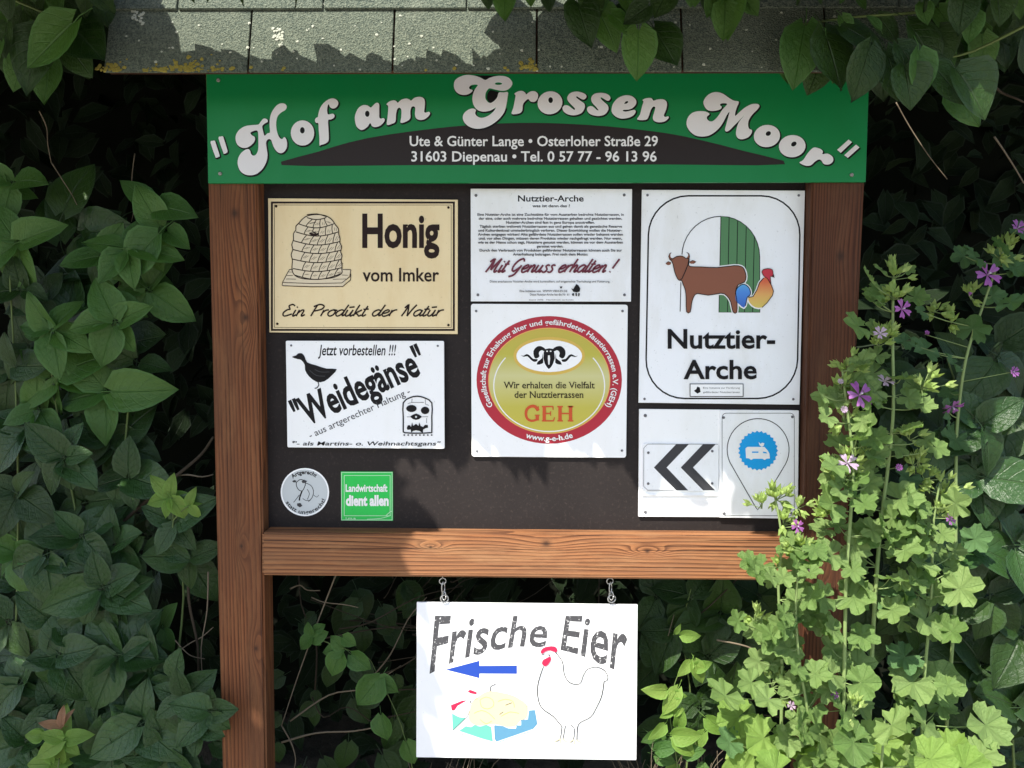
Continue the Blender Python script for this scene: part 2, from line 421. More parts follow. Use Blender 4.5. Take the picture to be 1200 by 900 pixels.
M_teal = plain('teal_print', (0.12, 0.42, 0.34), 0.45)
M_steel2 = plain('steel_blue_print', (0.09, 0.25, 0.38), 0.45)
M_pale = plain('pale_yellow_print', (0.60, 0.53, 0.33), 0.5)
M_leaf_green_sign = enamel('signal_green', (0.02, 0.50, 0.08), rough=0.35, amount=0.15)
M_signline = plain('light_green_print', (0.40, 0.72, 0.42), 0.4)
M_screw = plain('zinc_screw', (0.32, 0.31, 0.28), 0.45, 0.5, 0.2, 0.7)
M_steel = plain('galvanised_steel', (0.55, 0.55, 0.53), 0.38, 0.5, 0.15, 0.9)
M_greyscrew = plain('grey_screw', (0.16, 0.16, 0.17), 0.45, 0.5, 0.2, 0.4)
def gradient_print(name, stops, axis=0):
    t = NT(name); g = t.n('SeparateXYZ', {0: t.n('TexCoord').outputs['Generated']}).outputs[axis]
    t.put(t.b.inputs['Base Color'], t.ramp(g, stops)); t.b.inputs['Roughness'].default_value = 0.4; return t.m
M_cockbody = gradient_print('cock_body_print', [(0.0, (0.62, 0.50, 0.10)), (0.45, (0.66, 0.33, 0.09)), (0.85, (0.60, 0.10, 0.03))], 2)
M_tail = gradient_print('cock_tail_print', [(0.0, (0.02, 0.10, 0.45)), (0.7, (0.05, 0.22, 0.62)), (1.0, (0.08, 0.35, 0.62))], 2)
# worn print of the egg sign: flakes missing
def worn(name, col):
    t = NT(name); co = t.n('TexCoord').outputs['Object']
    n = t.noise(co, 190, 5, 0.75); f = t.ramp(n, [(0.60, (0,)*3), (0.64, (1,)*3)])
    t.put(t.b.inputs['Base Color'], t.mix(f, col, (0.78, 0.78, 0.78))); t.b.inputs['Roughness'].default_value = 0.5; return t.m
M_worngrey = worn('worn_grey_print', (0.05, 0.05, 0.055))

t = NT('film_plywood'); co = t.n('TexCoord').outputs['Object']
f1 = t.noise(co, 6, 6, 0.6); f2 = t.noise(co, 150, 4, 0.7)
c = t.mix(f1, (0.013, 0.011, 0.011), (0.032, 0.026, 0.024)); c = t.mix(t.math('MULTIPLY', t.ramp(f2, [(0.55, (0,)*3), (0.72, (1,)*3)]), 0.35), c, (0.085, 0.065, 0.055))
t.put(t.b.inputs['Base Color'], c); t.b.inputs['Roughness'].default_value = 0.65; t.b.inputs['Specular IOR Level'].default_value = 0.12; t.bump(f2, 0.25, 0.001); M_ply = t.m

t = NT('bitumen_shingle'); co = t.n('TexCoord').outputs['Object']
vo = t.n('TexVoronoi', {'Vector': co, 'Scale': 420.0}); sp = t.noise(co, 300, 3, 0.7); bgn = t.noise(co, 9, 5, 0.6)
rnd = t.n('ObjectInfo').outputs['Random']
c = t.mix(t.ramp(vo.outputs[1], [(0.2, (0,)*3), (0.8, (1,)*3)]), (0.05, 0.068, 0.055), (0.15, 0.175, 0.13))
c = t.mix(t.math('MULTIPLY', t.ramp(sp, [(0.5, (0,)*3), (0.7, (1,)*3)]), 0.7), c, (0.24, 0.26, 0.19))
c = t.mix(t.math('MULTIPLY', rnd, 0.3), c, (0.12, 0.14, 0.11))
c = t.mix(t.ramp(bgn, [(0.62, (0,)*3), (0.75, (0.5,)*3)]), c, (0.30, 0.32, 0.24))
t.put(t.b.inputs['Base Color'], c); t.b.inputs['Roughness'].default_value = 0.9; t.b.inputs['Specular IOR Level'].default_value = 0.1
t.bump(t.math('ADD', vo.outputs[0], sp), 0.9, 0.002); M_shingle = t.m
M_bitedge = plain('bitumen_black', (0.015, 0.015, 0.014), 0.8)
M_lichen = plain('yellow_lichen', (0.42, 0.35, 0.08), 0.95, 0.05, 0.8)
M_lichen2 = plain('grey_lichen', (0.52, 0.55, 0.45), 0.9, 0.1, 0.4)
M_deck = wood('roof_boards', 'x', [], (0.3, 0.3, 0.3))

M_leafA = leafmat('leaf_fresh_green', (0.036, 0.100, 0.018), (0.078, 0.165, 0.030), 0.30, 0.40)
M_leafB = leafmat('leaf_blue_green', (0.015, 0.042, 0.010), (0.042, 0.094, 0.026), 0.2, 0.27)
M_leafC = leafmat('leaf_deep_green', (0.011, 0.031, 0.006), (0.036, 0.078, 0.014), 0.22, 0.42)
M_leafY = leafmat('leaf_young_lime', (0.11, 0.22, 0.03), (0.21, 0.31, 0.06), 0.35, 0.45)
M_leafP = leafmat('leaf_young_pink', (0.28, 0.14, 0.08), (0.36, 0.22, 0.12), 0.35, 0.45)
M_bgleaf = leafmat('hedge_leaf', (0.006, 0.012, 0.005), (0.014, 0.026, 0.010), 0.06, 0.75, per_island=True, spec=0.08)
M_mallow = leafmat('mallow_leaf', (0.085, 0.165, 0.035), (0.21, 0.30, 0.095), 0.30, 0.55, (1.4, 1.35, 1.5))
M_mallowlow = leafmat('mallow_leaf_yellowish', (0.135, 0.235, 0.040), (0.21, 0.32, 0.07), 0.32, 0.6, (1.4, 1.3, 1.6))
M_mallowshade = leafmat('mallow_leaf_shaded', (0.06, 0.13, 0.04), (0.09, 0.18, 0.06), 0.25, 0.6)  # copy of the mallow leaf with shade put into a darker green
M_bud = leafmat('mallow_bud', (0.26, 0.38, 0.09), (0.36, 0.46, 0.16), 0.3, 0.6)
M_mstem = plain('mallow_stem', (0.21, 0.29, 0.10), 0.6, 0.3, 0.3)
M_petal = leafmat('mallow_petal', (0.42, 0.10, 0.46), (0.55, 0.24, 0.60), 0.4, 0.6, (0.45, 0.3, 0.5))
M_petalpale = leafmat('mallow_petal_pale', (0.62, 0.42, 0.64), (0.72, 0.55, 0.72), 0.4, 0.6, (0.6, 0.4, 0.6))
M_pollen = plain('flower_centre', (0.62, 0.55, 0.62), 0.7)
M_twig = plain('vine_stem', (0.06, 0.046, 0.030), 0.8, 0.2, 0.5)
M_gstem = plain('green_vine_stem', (0.12, 0.17, 0.05), 0.6, 0.3, 0.3)
M_dry = plain('dry_stalk', (0.20, 0.16, 0.11), 0.8, 0.2, 0.4)
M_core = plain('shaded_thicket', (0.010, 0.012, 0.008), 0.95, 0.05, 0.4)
t = NT('soil'); co = t.n('TexCoord').outputs['Object']; n1 = t.noise(co, 14, 8, 0.7)
t.put(t.b.inputs['Base Color'], t.ramp(n1, [(0.3, (0.035, 0.026, 0.017)), (0.7, (0.11, 0.09, 0.06))])); t.b.inputs['Roughness'].default_value = 0.95; t.bump(n1, 0.8, 0.03); M_soil = t.m
t = NT('path_gravel'); co = t.n('TexCoord').outputs['Object']; n1 = t.noise(co, 60, 6, 0.75)
t.put(t.b.inputs['Base Color'], t.ramp(n1, [(0.3, (0.34, 0.31, 0.27)), (0.7, (0.52, 0.49, 0.44))])); t.b.inputs['Roughness'].default_value = 0.9; t.bump(n1, 0.7, 0.01); M_path = t.m

# ------------------------------------------------------------------ ground
def gridmesh(x0, x1, y0, y1, z, nx, ny, amp):
    vs, fs = [], []
    for j in range(ny+1):
        for i in range(nx+1):
            vs.append((x0+(x1-x0)*i/nx, y0+(y1-y0)*j/ny, z+RU(-amp, amp)))
    for j in range(ny):
        for i in range(nx): a = j*(nx+1)+i; fs.append((a, a+1, a+nx+2, a+nx+1))
    return mesh('sheet', vs, fs, True)
g = link('ground', gridmesh(-150, 150, -150, 150, -0.02, 60, 60, 0.0), None, M_soil, kind='structure')
g = link('flower_bed', gridmesh(-4, 4, -0.55, 1.6, 0.0, 80, 24, 0.012), None, M_soil, kind='structure')
g = link('gravel_path', gridmesh(-60, 60, -6.0, -0.56, -0.012, 60, 8, 0.0), None, M_path, kind='structure')

# ------------------------------------------------------------------ notice board
nb = thing('notice_board', 'wooden notice board with two reddish posts, dark back panel and small shingle roof', 'notice board', (0, 0.02, 0))
YP, YB = -0.034, -0.040
def px_slab(tl, trr, br, bl, Y, depth, bevel=0.003):
    F = [P(*tl, Y), P(*trr, Y), P(*br, Y), P(*bl, Y)]; return hexa(F, [f+Vector((0, depth, 0)) for f in F], bevel)
def post(px_tl, px_tr, px_bl, px_br, knots, mat):
    a, b, c, d = P(*px_tl, YP), P(*px_tr, YP), P(*px_br, YP), P(*px_bl, YP)
    def ext(p, q, z): k = (z-p.z)/(q.z-p.z); return p+(q-p)*k
    a, d = ext(a, d, 1.83), ext(a, d, -0.02); b, c = ext(b, c, 1.83), ext(b, c, -0.02)
    F = [a, b, c, d]; return link('post', hexa(F, [f+Vector((0, 0.056, 0)) for f in F], 0.004), nb, mat)
def kn(px, py, s, amp, axis='z'):
    p = P(px, py, YP); return (p.z, p.x, s, amp) if axis == 'z' else (p.x, p.z, s, amp)
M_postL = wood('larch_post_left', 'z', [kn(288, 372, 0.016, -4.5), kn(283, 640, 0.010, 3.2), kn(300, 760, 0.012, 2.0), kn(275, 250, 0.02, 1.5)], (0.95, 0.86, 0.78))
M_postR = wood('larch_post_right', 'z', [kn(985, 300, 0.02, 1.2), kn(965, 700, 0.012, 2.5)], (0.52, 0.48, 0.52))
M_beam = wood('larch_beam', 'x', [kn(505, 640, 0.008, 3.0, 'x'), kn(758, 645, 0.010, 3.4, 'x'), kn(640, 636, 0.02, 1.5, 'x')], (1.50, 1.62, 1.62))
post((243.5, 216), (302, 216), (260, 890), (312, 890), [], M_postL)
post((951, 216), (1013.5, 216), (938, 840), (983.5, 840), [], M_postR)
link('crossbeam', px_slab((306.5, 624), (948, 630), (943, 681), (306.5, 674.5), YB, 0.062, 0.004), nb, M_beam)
pa, pb = P(304, 205, 0), P(956, 205, 0); pc, pd = P(952, 640, 0), P(304, 640, 0)
link('back_panel', hexa([pa, pb, pc, pd], [v+Vector((0, 0.015, 0)) for v in (pa, pb, pc, pd)]), nb, M_ply)
pa, pb, pc, pd = P(240, 92, -0.045), P(1016, 92, -0.045), P(1010, 205, -0.045), P(244, 205, -0.045)
link('top_board', hexa([v+Vector((0, 0.06, 0)) for v in (pa, pb, pc, pd)], [v+Vector((0, 0.085, 0)) for v in (pa, pb, pc, pd)]), nb, M_deck)
# roof: front slope of bitumen shingles
EY = -0.17; SL = R(75); e0 = P(122, 86.5, EY); e1 = P(1095, 84, EY); ez = (e0.z+e1.z)/2
sd = Vector((0, math.cos(SL), math.sin(SL))); sn = Vector((0, -math.sin(SL), math.cos(SL)))
O = Vector((e0.x, EY, ez)); LEN = e1.x-e0.x; SH = 0.34
def roofslab(u0, u1, s0, s1, n0, n1, bevel=0.0):
    pts = [O+Vector((u, 0, 0))+sd*s+sn*n for (u, s, n) in ((u0, s0, n1), (u1, s0, n1), (u1, s1, n1), (u0, s1, n1))]
    bk = [O+Vector((u, 0, 0))+sd*s+sn*n for (u, s, n) in ((u0, s0, n0), (u1, s0, n0), (u1, s1, n0), (u0, s1, n0))]
    return hexa(pts, bk, bevel)
roof = link('roof', roofslab(0.004, LEN-0.004, 0.006, SH, -0.013, -0.0035), nb, M_deck, label='small pitched roof with grey green bitumen shingles')
tw = 170*(EY-CY)/FPX
xs0 = [P(x, 60, EY).x-e0.x for x in (290.5, 460, 629, 800, 970)]
row = 0; s = 0.0; EXPO = 0.109
while s < SH-0.02:
    if row % 2 == 0: cuts = [0]+[x for x in xs0]+[LEN]
    else: cuts = [0]+[x+0.5*tw-0.002 for x in [xs0[0]-tw]+xs0]+[LEN]
    cuts = [c for c in cuts if 0 <= c <= LEN]
    for a, b in zip(cuts, cuts[1:]):
        if b-a < 0.02: continue
        s1 = min(s+EXPO+0.03, SH+0.005)
        u0, u1 = a+0.0016, b-0.0016; lo = 0.0005+0.0035*(row > 0); j = RU(-0.002, 0.002)
        pts = []
        for (n_, up) in ((0.0045, 1), (0.0, 0)):
            for (u, ss, lift) in ((u0, s+j*0.3, 1), (u1, s-j*0.3, 1), (u1, s1, 0), (u0, s1, 0)):
                nn = n_*1.0 + (0.004 if row > 0 and lift else 0.0) + (row*0.0005)
                pts.append(O+Vector((u, 0, 0))+sd*ss+sn*nn)
        link('shingle', hexa(pts[:4], pts[4:], 0.0007), roof, M_shingle)
    s += EXPO; row += 1
# lichen along the eave and in spots
def lumps(name, mat, spots):
    vs, fs = [], []
    for (p, r) in spots:
        b0 = len(vs); n = 7
        for k in range(n):
            a = 2*math.pi*k/n; rr = r*RU(0.7, 1.25); vs.append(p+Vector((math.cos(a)*rr, 0, 0))+sd*math.sin(a)*rr*0.9+sn*0.0002)
        for k in range(n):
            a = 2*math.pi*k/n+0.3; rr = r*RU(0.4, 0.7); vs.append(p+Vector((math.cos(a)*rr, 0, 0))+sd*math.sin(a)*rr+sn*r*RU(0.25, 0.5))
        vs.append(p+sn*r*0.3)
        for k in range(n):
            j = (k+1) % n; fs += [(b0+k, b0+j, b0+n+j, b0+n+k), (b0+n+k, b0+n+j, b0+2*n)]
    return link(name, mesh(name, vs, fs), roof, mat, kind='stuff')
def on_roof(px, up): return O+Vector((P(px, 80, EY).x-e0.x, 0, 0))+sd*up+sn*0.0048
sp = []
for cx, sg, n, h in ((133, 8, 60, 0.010), (182, 6, 26, 0.006), (205, 8, 40, 0.008), (224, 7, 60, 0.012), (252, 8, 24, 0.010), (300, 20, 10, 0.006), (460, 40, 4, 0.003), (617, 6, 34, 0.009), (596, 4, 4, 0.006)):
    for i in range(int(n*0.6)): sp.append((on_roof(random.gauss(cx, sg), abs(random.gauss(0, h))+0.001), RU(0.0015, 0.0045)))
lumps('yellow_lichen', M_lichen, sp)
sp = [(on_roof(RU(140, 1000), RU(0.0, 0.30)), RU(0.001, 0.003)) for i in range(200)]
for cx, up in ((152, 0.10), (160, 0.095), (322, 0.065), (326, 0.058), (198, 0.16), (690, 0.06)):
    for i in range(12): sp.append((on_roof(cx+RU(-4, 4), up+RU(-0.012, 0.012)), RU(0.0015, 0.0035)))
lumps('grey_lichen', M_lichen2, sp)

# ------------------------------------------------------------------ name board
YH = -0.043
hb = thing('name_board', 'long green board with the curved farm name in big pale grey letters', 'sign', P(628, 213, YH))
plate(hb, [(241.5, 84), (1019, 80), (1014.5, 213.3), (243.8, 214.8)], YH, 0.008, M_green, 0.5, 'board')
A = Art(hb, YH)
lens = sm([(330, 193.5), (372, 178), (430, 162), (510, 150.5), (570, 145.5), (628, 144), (690, 146.5), (745, 151.5), (800, 159.5), (870, 176.5), (920, 192.5), (780, 192.8), (630, 193.2), (480, 193.5)], 3)
A.fill('arched_panel', M_lens, lens)
A.text('lettering', M_paper, 'Ute & Günter Lange • Osterloher Straße 29', 480, 771, 171, 11.6, 0.016)
A.text('lettering', M_paper, '31603 Diepenau • Tel. 0 57 77 - 96 13 96', 482, 769.5, 189, 11.6, 0.016)
L = []
def add(pts, ox, oy, s, holes=(), smooth=3):
    pts = tr(pts, ox, oy, s); pts = sm(pts, smooth) if smooth > 1 else pts
    L.append((pts, [tr(h, ox, oy, s) for h in holes]))
add([(52,525),(70,510),(90,508),(100,530),(135,640),(128,655),(105,665),(95,650)], 240, 100, 7.83, smooth=2)
add([(125,485),(145,470),(165,468),(175,490),(208,600),(200,618),(178,628),(168,612)], 240, 100, 7.83, smooth=2)
add([(572,312),(540,305),(512,335),(490,360),(430,365),(370,375),(320,405),(288,450),(283,500),(300,545),(340,572),(385,572),(430,545),(458,508),(458,474),(432,458),(418,436),(440,422),(478,414),(490,445),(492,520),(490,590),(470,635),(445,645),(425,630),(417,602),(400,585),(370,592),(330,625),(305,675),(303,730),(325,785),(370,818),(425,825),(480,810),(530,765),(565,700),(575,640),(568,580),(562,530),(572,502),(592,492),(610,505),(622,540),(640,580),(665,610),(695,622),(725,612),(750,575),(755,530),(745,490),(728,475),(712,492),(690,485),(670,450),(658,400),(655,340),(668,285),(700,250),(740,225),(752,195),(735,170),(700,165),(665,180),(630,220),(605,270),(595,330),(595,380),(598,432),(575,440),(550,462),(540,440),(530,400),(528,372),(550,350),(577,335)], 240, 100, 7.83)
add(ellipse(245,558,137,148,28), 330, 100, 10, [ellipse(243,527,28,38,14)], 1)
add([(445,705),(460,698),(505,685),(546,655),(553,600),(548,500),(545,410),(575,400),(610,382),(620,352),(600,332),(560,340),(540,335),(533,290),(540,240),(553,222),(568,255),(600,272),(640,258),(665,215),(650,175),(605,152),(550,165),(490,210),(450,270),(430,340),(425,370),(400,385),(390,415),(405,440),(430,445),(435,520),(443,620)], 330, 100, 10)
add([(70,470),(80,400),(120,320),(180,280),(240,280),(275,300),(300,310),(350,260),(385,245),(412,270),(412,380),(415,450),(435,468),(470,460),(490,480),(475,520),(420,570),(350,588),(310,570),(285,530),(250,580),(190,622),(140,620),(90,570)], 410, 100, 12, [ellipse(245,400,32,44,14)])
add([(515,265),(560,225),(620,210),(655,225),(675,245),(720,205),(790,185),(840,200),(860,215),(910,175),(980,160),(1035,180),(1055,230),(1050,320),(1045,370),(1065,385),(1110,372),(1128,395),(1100,440),(1040,480),(975,485),(930,460),(915,400),(920,320),(895,295),(865,310),(850,370),(850,460),(800,505),(715,528),(722,450),(725,350),(700,315),(670,330),(650,400),(640,510),(590,540),(520,555),(530,450),(540,330),(535,285)], 410, 100, 12)
add([(490,155),(420,120),(340,95),(240,88),(150,115),(90,165),(78,240),(100,300),(150,340),(220,352),(280,335),(320,305),(322,285),(288,275),(278,250),(310,222),(370,215),(392,225),(360,270),(330,340),(322,420),(345,500),(400,555),(470,572),(550,560),(600,535),(632,518),(600,570),(540,620),(470,650),(420,650),(375,625),(357,590),(368,552),(330,530),(270,545),(215,590),(195,650),(220,720),(290,775),(380,797),(480,785),(580,740),(670,670),(740,580),(770,480),(785,380),(790,315),(730,318),(670,320),(650,380),(610,430),(560,458),(520,440),(492,390),(500,320),(530,275),(560,265),(640,285),(720,298),(790,280),(840,230),(845,180),(800,125),(720,100),(620,105),(540,130)], 525, 80, 11.25, [ellipse(665,203,48,17,14)])
add([(105,475),(125,400),(145,300),(155,240),(140,215),(190,185),(240,180),(280,205),(290,225),(340,190),(400,185),(440,220),(435,280),(400,318),(345,315),(320,285),(290,300),(250,350),(240,430),(200,468)], 590, 90, 10.909)
add(ellipse(595,332,160,146,28,-0.3), 590, 90, 10.909, [ellipse(603,298,30,38,14)], 1)
add([(1060,260),(1030,290),(990,280),(940,250),(932,265),(980,305),(1030,340),(1040,390),(1000,460),(920,490),(840,485),(775,450),(755,400),(780,365),(830,370),(900,420),(913,405),(860,350),(820,300),(820,250),(860,205),(930,188),(1000,200),(1050,225)], 590, 90, 10.909)
add([(305,245),(280,275),(245,270),(180,230),(167,245),(210,290),(265,340),(275,400),(230,465),(150,490),(60,480),(0,450),(-25,400),(-5,360),(50,355),(110,405),(138,410),(100,360),(45,300),(35,230),(80,180),(160,165),(240,175),(290,205)], 690, 95, 12)
add([(320,400),(340,320),(410,240),(510,200),(600,210),(660,260),(665,320),(620,375),(560,400),(490,405),(480,420),(520,430),(590,415),(640,405),(660,430),(630,480),(560,515),(460,528),(380,500),(330,450)], 690, 95, 12, [[(495,320),(520,285),(550,280),(555,300),(530,318)]])
add([(680,540),(720,470),(750,350),(770,290),(755,265),(810,240),(880,240),(910,275),(960,260),(1040,255),(1090,285),(1100,340),(1080,420),(1055,480),(1075,505),(1115,495),(1122,520),(1070,565),(990,580),(920,560),(900,510),(925,420),(935,370),(905,360),(870,410),(840,500),(800,545)], 690, 95, 12)
add([(790,230),(765,300),(740,380),(740,430),(800,375),(880,310),(970,265),(1050,262),(1080,290),(1050,340),(980,410),(930,490),(920,560),(935,610),(975,630),(965,680),(920,730),(840,758),(780,745),(750,690),(760,600),(790,520),(850,440),(870,415),(790,500),(720,570),(660,630),(620,650),(595,630),(610,560),(640,450),(658,372),(620,420),(580,500),(530,580),(460,650),(370,705),(270,720),(170,700),(90,630),(55,550),(70,460),(130,390),(210,365),(300,365),(360,385),(376,410),(342,440),(347,480),(390,508),(440,493),(500,430),(560,340),(625,268),(590,252),(535,258),(525,280),(550,302),(530,335),(470,355),(400,360),(340,340),(300,280),(295,220),(340,150),(410,105),(490,95),(570,120),(650,175),(720,215)], 800, 100, 12)
add(ellipse(230,235,123,104,28,-0.15), 870, 130, 8, [ellipse(243,212,26,21,14,-0.6)], 1)
add(ellipse(467,330,125,104,28,-0.1), 870, 130, 8, [ellipse(482,310,28,21,14,-0.6)], 1)
add([(535,485),(570,460),(610,400),(650,355),(680,342),(730,355),(755,380),(750,405),(800,400),(845,430),(850,470),(815,500),(765,498),(740,465),(715,455),(680,475),(640,510),(590,512)], 870, 130, 8)
add([(888,365),(995,268),(1028,292),(922,393)], 870, 130, 8, smooth=1)
add([(955,415),(1065,315),(1098,342),(988,440)], 870, 130, 8, smooth=1)
A.multi('letter_shadow', M_black, [[(x+0.9, y+1.0) for x, y in offset_loop(o, 1.0)] for o, h in L])
Yl = A._Y(); Yl2 = A._Y()
for o, hs in L:
    A.k -= 1; A.fill('letter', M_let_edge, o, *hs)
A.multi('letter_face', M_let, [[offset_loop(o, -0.7)]+[offset_loop(h, 0.9) for h in hs] for o, hs in L])
for x, y in ((256, 94), (258, 203.5), (998, 205)): screw(hb, x, y, YH, 2.4, M_screw)

# ------------------------------------------------------------------ honey sign
YS = -0.006
def corners_screws(parent, pts, Y=YS, r=1.5, m=None):
    for x, y in pts: screw(parent, x, y, Y, r, m or M_greyscrew)
hs = thing('honey_sign', 'cream honey sign with a straw beehive drawing and dark brown double border', 'sign', P(425, 391, YS))
plate(hs, [(314, 232.3), (536.5, 234), (536.3, 391.5), (315.6, 389.5)], YS, 0.004, M_cream)
A = Art(hs, YS)
def frame(x0, y0, x1, y1, w): return [[(x0, y0), (x1, y0), (x1, y1), (x0, y1)], [(x0+w, y0+w), (x0+w, y1-w), (x1-w, y1-w), (x1-w, y0+w)]]
A.fill('border', M_brownblack, *frame(317.5, 236.2, 533, 387.8, 2.3))
A.fill('border', M_brownblack, *frame(321.4, 240, 529, 384, 0.5))
A.text('lettering', M_brownblack, 'Honig', 424.5, 515, 289, 37.5, 0.03)
A.text('lettering', M_brownblack, 'vom Imker', 425, 514.5, 329.6, 15.5, 0.014)
A.script('script_lettering', M_brownblack, 'Ein ProdUkt der NatUr', 329.5, 517, 370.5, 7.4, 1.7, 0.3)
ht = lambda pts: tr(pts, 320, 240, 8.57)
A.fill('hive_base', M_hive, ht([(165,650),(780,650),(782,670),(705,820),(95,812),(95,780)]))
out = sm(ht([(255,190),(300,140),(350,110),(440,98),(530,112),(590,150),(625,200),(655,240),(658,290),(672,340),(670,380),(688,420),(678,470),(692,510),(682,560),(692,600),(690,650),(688,690),(600,732),(450,748),(300,742),(215,705),(190,640),(195,560),(182,500),(198,450),(188,400),(205,350),(205,290),(228,255),(230,215)]), 2)
A.fill('hive', M_hive, out)
st = [(ht([(95,780),(690,785),(780,655)]), 0.8), (ht([(95,812),(700,820),(780,690)]), 0.9), (ht([(165,650),(200,650)]), 0.8), (ht([(165,650),(95,780),(95,812)]), 0.8), (ht([(700,650),(780,652)]), 0.8), (ht([(130,745),(230,747)]), 0.6), (ht([(600,748),(735,745)]), 0.6), (ht([(140,710),(200,710)]), 0.6), (ht([(690,705),(750,708)]), 0.6), (ht([(155,675),(192,676)]), 0.5), (out+[out[0]], 1.1)]
rows = [(340,128,535,128,20),(255,190,612,190,42),(230,272,655,272,42),(205,360,672,368,40),(195,448,686,455,38),(193,545,690,545,36),(200,640,690,632,34),(215,705,686,690,52)]
rr = []
for (xa, ya, xb, yb, sag) in rows: rr.append(lambda f, xa=xa, ya=ya, xb=xb, yb=yb, sag=sag: (xa+(xb-xa)*f, ya+(yb-ya)*f+sag*math.sin(math.pi*f)))
for q in rr: st.append((ht([q(k/6) for k in range(7)]), 1.15))
for i in range(7):
    n = 5 if i else 4
    for k in range(n):
        f = (k+1)/(n+0.9)+0.02*(i % 2); b = rr[i+1](f); a = rr[i](min(f+0.085, 0.99)); st.append((ht([b, ((a[0]+b[0])/2-6, (a[1]+b[1])/2), a]), 1.0))
        if k < n: st.append((ht([(b[0]+22, b[1]-28), (a[0]+20, a[1]+32)]), 0.45)); st.append((ht([(b[0]+40, b[1]-26), (a[0]+38, a[1]+34)]), 0.4))
st.append((ht([(340,100),(440,92),(540,120)]), 1.0)); st.append((ht([(365,285),(410,300),(455,292)]), 2.6)); st.append((ht([(400,272),(430,285)]), 1.8))
A.lines('hive_drawing', M_brownblack, st, 2)
corners_screws(hs, [(323.6, 241.8), (525.5, 243.2), (325, 379.5), (525.5, 381)], m=M_brownblack)

# ------------------------------------------------------------------ goose sign
YG = -0.013
gs = thing('goose_sign', 'white sign with a dark goose and slanted black lettering about pasture geese', 'sign', P(428, 525, YG))
plate(gs, [(334.8, 399.3), (520.3, 399.5), (521, 526), (336.7, 524.3)], YG, 0.003, M_white2, 1.6)
A = Art(gs, YG); q = lambda pts: tr(pts, 325, 390, 5.714)
A.text('lettering', M_black, 'Jetzt vorbestellen !!!', 373, 463, 416.3, 12.2, 0.012, 0.12)
e_ = (0.912, -0.41); u_ = (-0.41, -0.912)
def wv(u, v):
    a = 945*u; b = 186*v; return (325+(152+e_[0]*a+u_[0]*b)/5.714, 390+(640+e_[1]*a+u_[1]*b)/5.714)
A.text('lettering', M_black, '"Weidegänse"', 0, 0, 0, 0, 0.028, warp=wv)
def wv(u, v):
    a = 735*u; b = 44*v; return (325+(222+e_[0]*a+u_[0]*b)/5.714, 390+(708+e_[1]*a+u_[1]*b)/5.714)
A.text('lettering', M_greytext, '- aus artgerechter Haltung -', 0, 0, 0, 0, 0.0, warp=wv)
A.text('lettering', M_black, '"- als Martins- o. Weihnachtsgans"', 343, 515, 522, 4.6, 0.01, 0.3)
A.fill('goose', M_black, sm(q([(98,162),(125,152),(140,138),(165,138),(183,160),(200,198),(260,218),(330,240),(398,243),(365,285),(315,325),(262,328),(212,292),(186,250),(184,215),(160,182),(135,176)]), 2))
A.lines('goose_lines', M_greytext, [(q([(272,328),(277,350),(265,368),(250,372)]), 1.2), (q([(215,250),(260,285),(320,290)]), 0.8), (q([(250,245),(290,262),(350,262)]), 0.8)])
e = lambda pts: tr(pts, 460, 455, 12)
A.lines('emblem_frame', M_black, [(e([(150,600),(150,400),(150,205),(240,135),(345,112),(450,135),(552,205),(552,400),(552,600),(530,625),(350,632),(172,625),(150,600)]), 1.5)], 2)
A.multi('emblem', M_black, [ellipse(*e([(265,285)])[0], 6.2, 4.2, 14), ellipse(*e([(458,312)])[0], 5.0, 4.4, 14), [e([(245,400),(290,370),(335,355),(380,375),(415,402),(370,435),(330,445),(285,432)]), ellipse(*e([(330,403)])[0], 1.3, 1.3, 8)],
    e([(200,560),(215,520),(245,520),(260,545),(275,480),(290,530),(330,500),(365,530),(375,480),(395,530),(430,545),(455,515),(495,515),(500,555),(470,560),(430,580),(425,630),(380,600),(330,590),(290,600),(260,625),(255,580),(210,585)])]
    + [ellipse(*e([(165+55*i, 658)])[0], 1.1, 0.9, 8) for i in range(8)])
A.lines('emblem_lines', M_greytext, [(e([(215,215),(270,200),(440,200)]), 0.5), (e([(275,150),(270,200)]), 0.5), (e([(460,150),(462,225),(510,240)]), 0.5), (e([(200,402),(245,402)]), 0.5), (e([(415,402),(500,400)]), 0.5), (e([(478,420),(478,490)]), 0.5)], 1)
corners_screws(gs, [(341.2, 404.8), (513, 405.3), (343.8, 518)], YG, 1.3)

